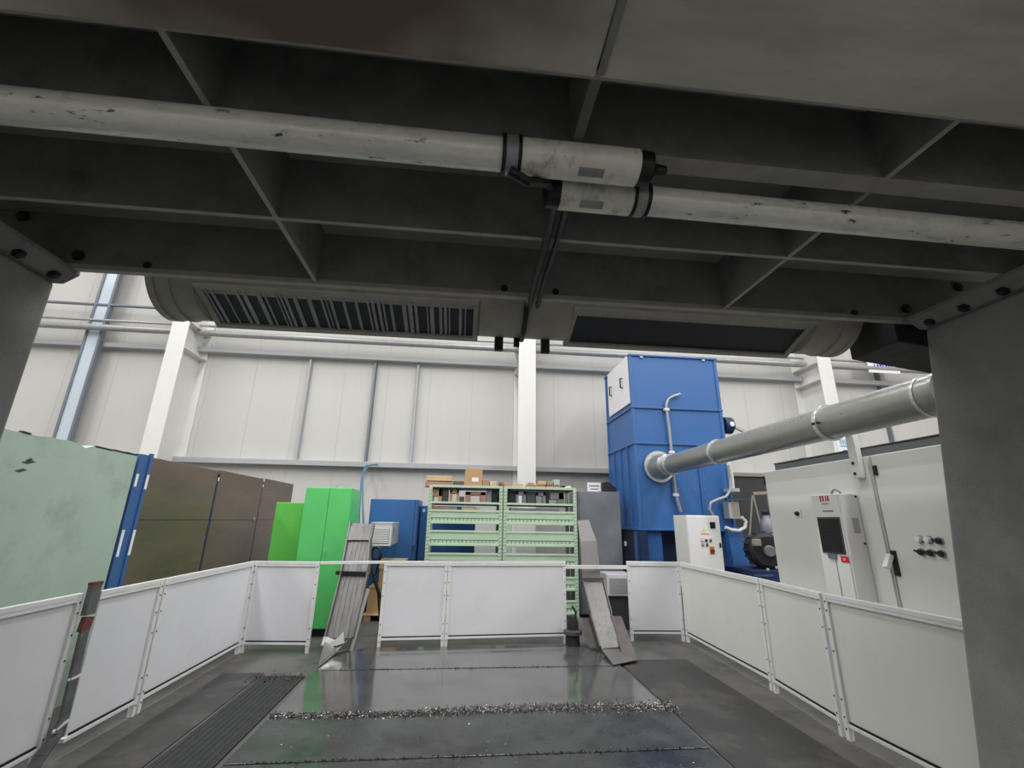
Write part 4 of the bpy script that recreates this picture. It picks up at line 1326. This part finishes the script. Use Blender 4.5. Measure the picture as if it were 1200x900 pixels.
p = cpt(826.5, 625.7)
MB().box(p.x - .075, p.x + .065, cy - .002, cy + .001, p.z - .012, p.z + .012).build('red_sticker', 'pink', r)

# ================================================================== MOTOR AREA
r = thing('dark_enclosure', (6.2, 9.4, 0), 'dark charcoal enclosure with beige top bar between blue tower and grey cabinets', 'enclosure')
ey = 9.3
x0, x1 = TX1 + .25, on_y(905, 600, ey).x + .5
z1_ = on_y(880, 556, ey).z
MB().box(x0, x1, ey, ey + .9, 0, z1_ - .05).build('screen', 'hood', r)
MB().box(x0 - .03, x1 + .02, ey - .04, ey + .92, z1_ - .05, z1_ + .03).build('top_bar', 'beige', r, bevel=.006)
r = thing('trestle_stand', (on_y(885, 600, 8.7).x, 8.7, 0), 'grey A-frame trestle in front of the dark enclosure', 'trestle')
p0, p1 = on_y(882, 578.5, 8.7), on_y(900, 577.5, 8.7)
MB().bar((p0.x, 8.7, p0.z), (p1.x, 8.7, p1.z), .05, .06).build('top_bar', 'beige', r, bevel=.004)
a_, b_ = on_y(883, 584, 8.7), on_y(891, 625, 8.7)
MB().bar((a_.x, 8.7, p0.z - .03), (a_.x + .22, 8.62, 0), .03, .03).build('leg', 'beige', r)
MB().bar((a_.x - .02, 8.7, p0.z - .03), (a_.x - .45, 8.78, 0), .03, .03).build('leg', 'beige', r)
MB().bar((p1.x - .02, 8.7, p1.z - .03), (p1.x + .1, 8.78, 0), .03, .03).build('leg', 'beige', r)
# electric motor / pump
my = 7.3
c_ = on_y(891, 645, my)
r = thing('hydraulic_pump', (c_.x, my, 0), 'dark round hydraulic pump motor on a blue base beside the grey cabinets', 'pump')
MB().box(c_.x - .38, c_.x + .55, my - .3, my + .55, 0, c_.z - .27).build('base', 'blue_dark', r, bevel=.01)
MB().box(c_.x - .36, c_.x - .05, my - .31, my - .299, c_.z - .36, c_.z - .33).build('base_flange', 'blue', r)
MB().lathe((c_.x, my - .22, c_.z), (.35, .9, 0), [(0, .10), (.0, .22), (.04, .27), (.12, .28), (.5, .27), (.55, .2)], 28).build('motor_body', 'dark', r, smooth=True)
fm = MB()
for k in range(16):
    a = 2 * PI * k / 16
    ax = Vector((.35, .9, 0)).normalized()
    s_ = ax.cross(Vector((0, 0, 1))).normalized()
    d_ = s_ * math.cos(a) + Vector((0, 0, 1)) * math.sin(a)
    b0_ = Vector((c_.x, my - .22, c_.z)) + d_ * .285
    fm.bar(b0_ + ax * .13, b0_ + ax * .48, .02, .03, up=d_)
fm.build('cooling_fins', 'steel_dark', r)
MB().lathe((c_.x, my - .24, c_.z), (.35, .9, 0), [(-.03, .04), (-.03, .07), (0, .09), (.02, .09)], 18).build('shaft_cover', 'steel', r, smooth=True)
MB().box(c_.x - .26, c_.x - .16, my - .3, my - .2, c_.z + .08, c_.z + .18).build('terminal_box', 'beige', r, bevel=.01)
p = on_y(897, 622, my)
vs = MB().lathe((p.x + .05, my, c_.z + .22), (0, 0, 1), [(0, .10), (.05, .11), (.22, .11), (.30, .06), (.33, .06), (.33, .04)], 20).build('accumulator', 'steel', r, smooth=True)
MB().lathe((p.x + .05, my, c_.z + .55), (0, 0, 1), [(0, .04), (0, .06), (.06, .06), (.07, .02)], 14).build('accumulator_cap', 'black', vs, smooth=True)
for k in range(3):
    q0 = Vector((p.x - .05 + .09 * k, my - .22, c_.z + .24 - .02 * k))
    MB().tube([q0, q0 + Vector((.05, -.05, .04)), q0 + Vector((.14, -.04, -.06)), q0 + Vector((.25, .02, -.22))], .022, 8).build('copper_line', 'copper', r, smooth=True)
for k in range(4):
    MB().lathe((p.x - .02 + .08 * k, my - .28, c_.z + .22 - .07 * k), (0, -1, 0), [(0, .035), (.03, .035), (.03, .02)], 6).build('fitting', ('copper', 'silver')[k % 2], r)
for k in range(3):
    MB().lathe((c_.x - .12 + .15 * k, my - .29, c_.z - .26 + .03 * (k % 2)), (0, -1, 0), [(0, .022), (.02, .022), (.022, .01)], 6).build('gauge_port', 'silver', r)

# ================================================================== GREY ELECTRIC CABINETS (right)
XC = 4.2
zt_ = 2.31
yEnd = on_x(896, 560, XC).y
ySeam = on_x(1033, 600, XC).y
r1 = thing('electric_cabinet', (XC + .4, (yEnd + ySeam) / 2, 0), 'light grey electric cabinet carrying the cooling unit', 'electric cabinet')
MB().box(XC + .02, XC + .8, ySeam + .004, yEnd, .0, zt_).build('body', 'cabinet', r1, bevel=.006)
MB().box(XC, XC + .02, ySeam + .012, yEnd - .006, .08, zt_ - .008).build('door', 'cabinet', r1, bevel=.005)
p = on_x(936, 602, XC)
k_ = MB().box(XC - .012, XC, p.y - .05, p.y + .05, p.z - .05, p.z + .05).build('rotary_switch', 'cabinet_white', r1, bevel=.006)
MB().lathe((XC - .012, p.y, p.z), (-1, 0, 0), [(0, .03), (.03, .024), (.032, .01)], 12).build('switch_knob', 'black', k_, smooth=True)
p = on_x(898, 566, XC)
for zz in (zt_ - .12, .6):
    MB().box(XC - .01, XC + .03, yEnd - .004, yEnd + .02, zz - .06, zz + .06).build('hinge', 'black', r1)
r2 = thing('electric_cabinet', (XC + .4, ySeam - .7, 0), 'light grey electric cabinet with black handle and six rotary switches', 'electric cabinet')
yN = 2.95
MB().box(XC + .02, XC + .8, yN, ySeam - .004, 0, zt_).build('body', 'cabinet', r2, bevel=.006)
d2 = MB().box(XC, XC + .02, yN + .01, ySeam - .012, .08, zt_ - .008).build('door', 'cabinet', r2, bevel=.005)
MB().box(XC - .024, XC, ySeam + .02, 4.462, .08, zt_ - .008).build('front_pillar', 'cabinet', r1, bevel=.006)
hp = on_x(1020, 552, XC)
MB().box(XC - .012, XC + .0, ySeam - .06, ySeam - .014, hp.z - .05, hp.z + .05).build('hinge', 'black', r2, bevel=.003)
# handle
h0, h1 = on_x(1046, 645, XC), on_x(1053, 675, XC)
yy = (h0.y + h1.y) / 2
hd = MB().box(XC - .018, XC, yy - .035, yy + .02, h1.z, h0.z).build('handle', 'black', r2, bevel=.006)
MB().hexa([(XC - .12, yy + .035, h0.z - .15), (XC - .08, yy + .035, h0.z - .17), (XC - .08, yy - .015, h0.z - .17), (XC - .12, yy - .015, h0.z - .15),
           (XC - .05, yy + .035, h0.z - .03), (XC - .01, yy + .035, h0.z - .05), (XC - .01, yy - .015, h0.z - .05), (XC - .05, yy - .015, h0.z - .03)]).build('handle_grip', 'plastic_white', hd, bevel=.004)
for (px, py, lit) in ((1079, 632, 1), (1090, 632.5, 1), (1102, 634, 0), (1081, 647, 2), (1092, 648, 2), (1105, 649, 0)):
    p = on_x(px, py, XC)
    kb = MB().lathe((XC, p.y, p.z), (-1, 0, 0), [(0, .034), (.012, .034), (.014, .03)], 16).build('switch_collar', 'steel', r2, smooth=True)
    if lit == 1:
        MB().lathe((XC - .014, p.y, p.z), (-1, 0, 0), [(0, .027), (.03, .026), (.034, .012)], 16).build('lamp_lens', 'plastic_white', kb, smooth=True)
    else:
        MB().lathe((XC - .014, p.y, p.z), (-1, 0, 0), [(0, .026), (.02, .025), (.022, .02)], 14).build('switch_knob', 'black', kb, smooth=True)
        MB().bar((XC - .048, p.y + .03, p.z + .015), (XC - .048, p.y - .03, p.z - .015), .02, .016).build('switch_lever', 'black', kb, bevel=.003)
# grey tray along the cabinet tops
yT0 = on_x(908, 548, XC + .05).y
r = thing('cable_duct', (XC + .25, (yT0 + yN) / 2, zt_), 'dark grey cable duct lying along the tops of the electric cabinets', 'cable duct')
MB().box(XC + .05, XC + .4, yN, yT0, zt_ + .002, zt_ + .085).build('channel', 'cap', r, bevel=.006)
MB().box(XC + .04, XC + .41, yN, yT0 + .005, zt_ + .085, zt_ + .098).build('lid', 'steel_dark', r, bevel=.003)
c_ = on_x(942, 537, XC + .6)
tag(MB().lathe((XC + .6, c_.y, zt_ + .001), (0, 0, 1), [(0, .15), (.08, .15), (.15, .12), (.2, .06), (.21, .01)], 22).build('roof_vent', 'steel_dark', smooth=True), 'dark domed roof vent on the electric cabinet behind the cable duct', 'vent')

# cooling unit on cabinet 1
nr = ray(1009, 600)
yn = XC * nr.y / nr.x
q_ = ray(985, 600)
xf = q_.x / q_.y * yn
q_ = ray(953, 600)
yf_ = xf * q_.y / q_.x
zt2 = on_x(985, 578, xf).z
r = thing('cooling_unit', ((xf + XC) / 2, (yn + yf_) / 2, .5), 'white cooling unit with black square grille mounted on the electric cabinet', 'cooling unit')
MB().box(xf + .015, XC - .002, yn, yf_, .45, zt2).build('case', 'cabinet_white', r, bevel=.012)
fp = MB().box(xf, xf + .014, yn + .01, yf_ - .005, .46, zt2 - .005).build('front_panel', 'cabinet', r, bevel=.004)
g0, g1 = on_x(958, 606, xf), on_x(990, 651, xf)
yA, yB = on_x(958, 606, xf).y, on_x(984, 606, xf).y
zA_, zB_ = on_x(970, 606, xf).z, on_x(970, 648, xf).z
gf = MB().box(xf - .012, xf, yB, yA, zB_, zA_).build('grille_frame', 'steel_dark', r, bevel=.004)
gm = MB()
for k in range(15):
    zz = zB_ + .02 + (zA_ - zB_ - .04) * k / 14.5
    gm.box(xf - .02, xf - .012, yB + .02, yA - .02, zz, zz + .008)
for k in range(9):
    yy = yB + .02 + (yA - yB - .04) * k / 8.2
    gm.box(xf - .018, xf - .012, yy, yy + .006, zB_ + .02, zA_ - .02)
gm.build('grille_bars', 'black', gf)
MB().box(xf - .02, xf, yB + .13, yB + .24, zB_ - .05, zB_ - .002).build('latch', 'slate', r, bevel=.004)
p = on_x(991, 655.5, xf)
lb = MB().box(xf - .008, xf, p.y - .045, p.y + .055, p.z - .03, p.z + .03).build('red_badge', 'red', r, bevel=.01)
MB().box(xf - .0095, xf - .008, p.y - .01, p.y + .02, p.z - .012, p.z + .012).build('badge_mark', 'pink', lb)
p = on_x(966, 584.5, xf)
m_ = MB()
for dy_, w_ in ((.055, .02), (.02, .02), (-.02, .012), (-.05, .02)):
    m_.box(xf - .003, xf, p.y + dy_ - w_ / 2, p.y + dy_ + w_ / 2, p.z - .03, p.z + .03)
m_.box(xf - .003, xf, p.y + .01, p.y + .065, p.z + .02, p.z + .03)
m_.build('logo', 'red', r)
p = on_x(967, 590.5, xf)
MB().box(xf - .002, xf, p.y - .05, p.y + .05, p.z - .006, p.z + .006).build('small_text', 'ink', r)
p = on_x(969, 599, xf)
MB().box(xf - .002, xf, p.y - .09, p.y + .06, p.z - .008, p.z + .008).build('model_text', 'ink', r)
MB().box(xf - .002, xf, (yA + yB) / 2 - .004, (yA + yB) / 2 + .004, .47, zB_ - .06).build('panel_joint', 'steel_dark', r)
p0, p1 = on_y(998, 607, yn), on_y(1008, 625, yn)
MB().box(p0.x, min(p1.x + .01, XC - .02), yn - .002, yn, p1.z, p0.z).build('rating_label', 'vent_grey', r)
for (px, py) in ((1004, 582), (1016, 637)):
    p = on_y(px, py, yn)
    MB().lathe((min(p.x, XC - .03), yn, p.z), (0, -1, 0), [(0, .012), (.006, .012), (.007, .004)], 8).build('screw', 'black', r)
MB().tube([(xf + .10 + .0, yn + .13 + .06 * math.cos(a), zt2 - .002 + .05 * math.sin(a)) for a in [PI * k / 8 for k in range(9)]], .012, 8).build('lifting_eye', 'steel', r, smooth=True)

# ================================================================== SIGNS on the wall
def textmesh(body, size, m, name, loc, rx, parent):
    cu = bpy.data.curves.new(name, 'FONT')
    cu.body = body
    cu.size = size
    cu.extrude = .002
    cu.align_x = 'CENTER'
    to = bpy.data.objects.new(name + '_tmp', cu)
    COL.objects.link(to)
    dg = bpy.context.evaluated_depsgraph_get()
    me = bpy.data.meshes.new_from_object(to.evaluated_get(dg))
    bpy.data.objects.remove(to)
    me.name = name
    me.materials.clear()
    me.materials.append(MT[m])
    o = bpy.data.objects.new(name, me)
    COL.objects.link(o)
    o.parent = parent
    o.location = Vector(loc) - parent.location
    o.rotation_euler = (PI / 2, 0, 0)
    return o


a_, b_ = on_y(1019, 437, YW - .5), on_y(1052, 424, YW - .5)
sz0, sz1 = on_y(1035, 437, YW - .5).z, on_y(1035, 437, YW - .5).z + .75
r = thing('wall_sign', ((a_.x + b_.x) / 2, YW - .5, sz0), 'white sign with blue lettering high on the wall beyond the right duct end', 'sign')
MB().box(a_.x, b_.x, YW - .5, YW - .48, sz0, sz1).build('board', 'paper', r)
m_ = MB()
for k in range(7):
    xx = a_.x + .18 + k * .085
    m_.box(xx, xx + (.06 if k % 3 else .035), YW - .505, YW - .4995, sz0 + .12, sz0 + .24)
m_.build('lettering', 'ink_blue', r)
MB().box((a_.x + b_.x) / 2 - .02, (a_.x + b_.x) / 2 + .02, YW - .48, YW - .02, sz0 + .4, sz0 + .44).build('bracket', 'steel_grey', r)
sy = 10.0
a_, b_ = on_y(979, 533, sy - .01), on_y(997, 512, sy - .01)
z0_, z1_ = on_y(988, 533.5, sy).z, on_y(988, 513, sy).z
x0 = on_y(981, 524, sy).x
x1 = on_y(996.5, 524, sy).x
r = thing('notice_sign', ((x0 + x1) / 2, sy, z0_), 'small white notice with cyan marks under the silver pipe on the white column', 'sign')
MB().box(x0, x1, sy - .012, sy + .019, z0_, z1_).build('board', 'paper', r)
m_ = MB()
cxm = (x0 + x1) / 2
for k in range(5):
    m_.box(cxm - .09 + k * .04, cxm - .07 + k * .04, sy - .016, sy - .0115, z1_ - .16 - .015 * (k % 2), z1_ - .05)
m_.box(cxm - .1, cxm + .1, sy - .016, sy - .0115, z1_ - .22, z1_ - .195)
m_.build('lettering', 'ink_cyan', r)
m_ = MB()
m_.tube([(cxm + .06 * math.cos(a), sy - .014, z0_ + .07 + .05 * math.sin(a)) for a in [2 * PI * k / 16 for k in range(17)]], .012, 6)
m_.build('ring_mark', 'ink_blue', r)

# ================================================================== CAMERA + VIEW
cd = bpy.data.cameras.new('camera')
cam = bpy.data.objects.new('camera', cd)
COL.objects.link(cam)
cd.sensor_fit = 'HORIZONTAL'
cd.sensor_width = 36.0
cd.lens = F_PX / 1200 * 36.0
cd.clip_start = .05
cd.clip_end = 100
# blender camera looks along -Z with +Y up: map (right, fwd, up) axes
R3 = Matrix((ROT.col[0], ROT.col[2], -ROT.col[1])).transposed()
cam.matrix_world = Matrix.Translation(EYE) @ R3.to_4x4()
SC.camera = cam
SC.view_settings.view_transform = 'Standard'
SC.view_settings.look = 'None'
SC.view_settings.gamma = 1.0
SC.view_settings.use_curve_mapping = False
SC.view_settings.exposure = 0.0
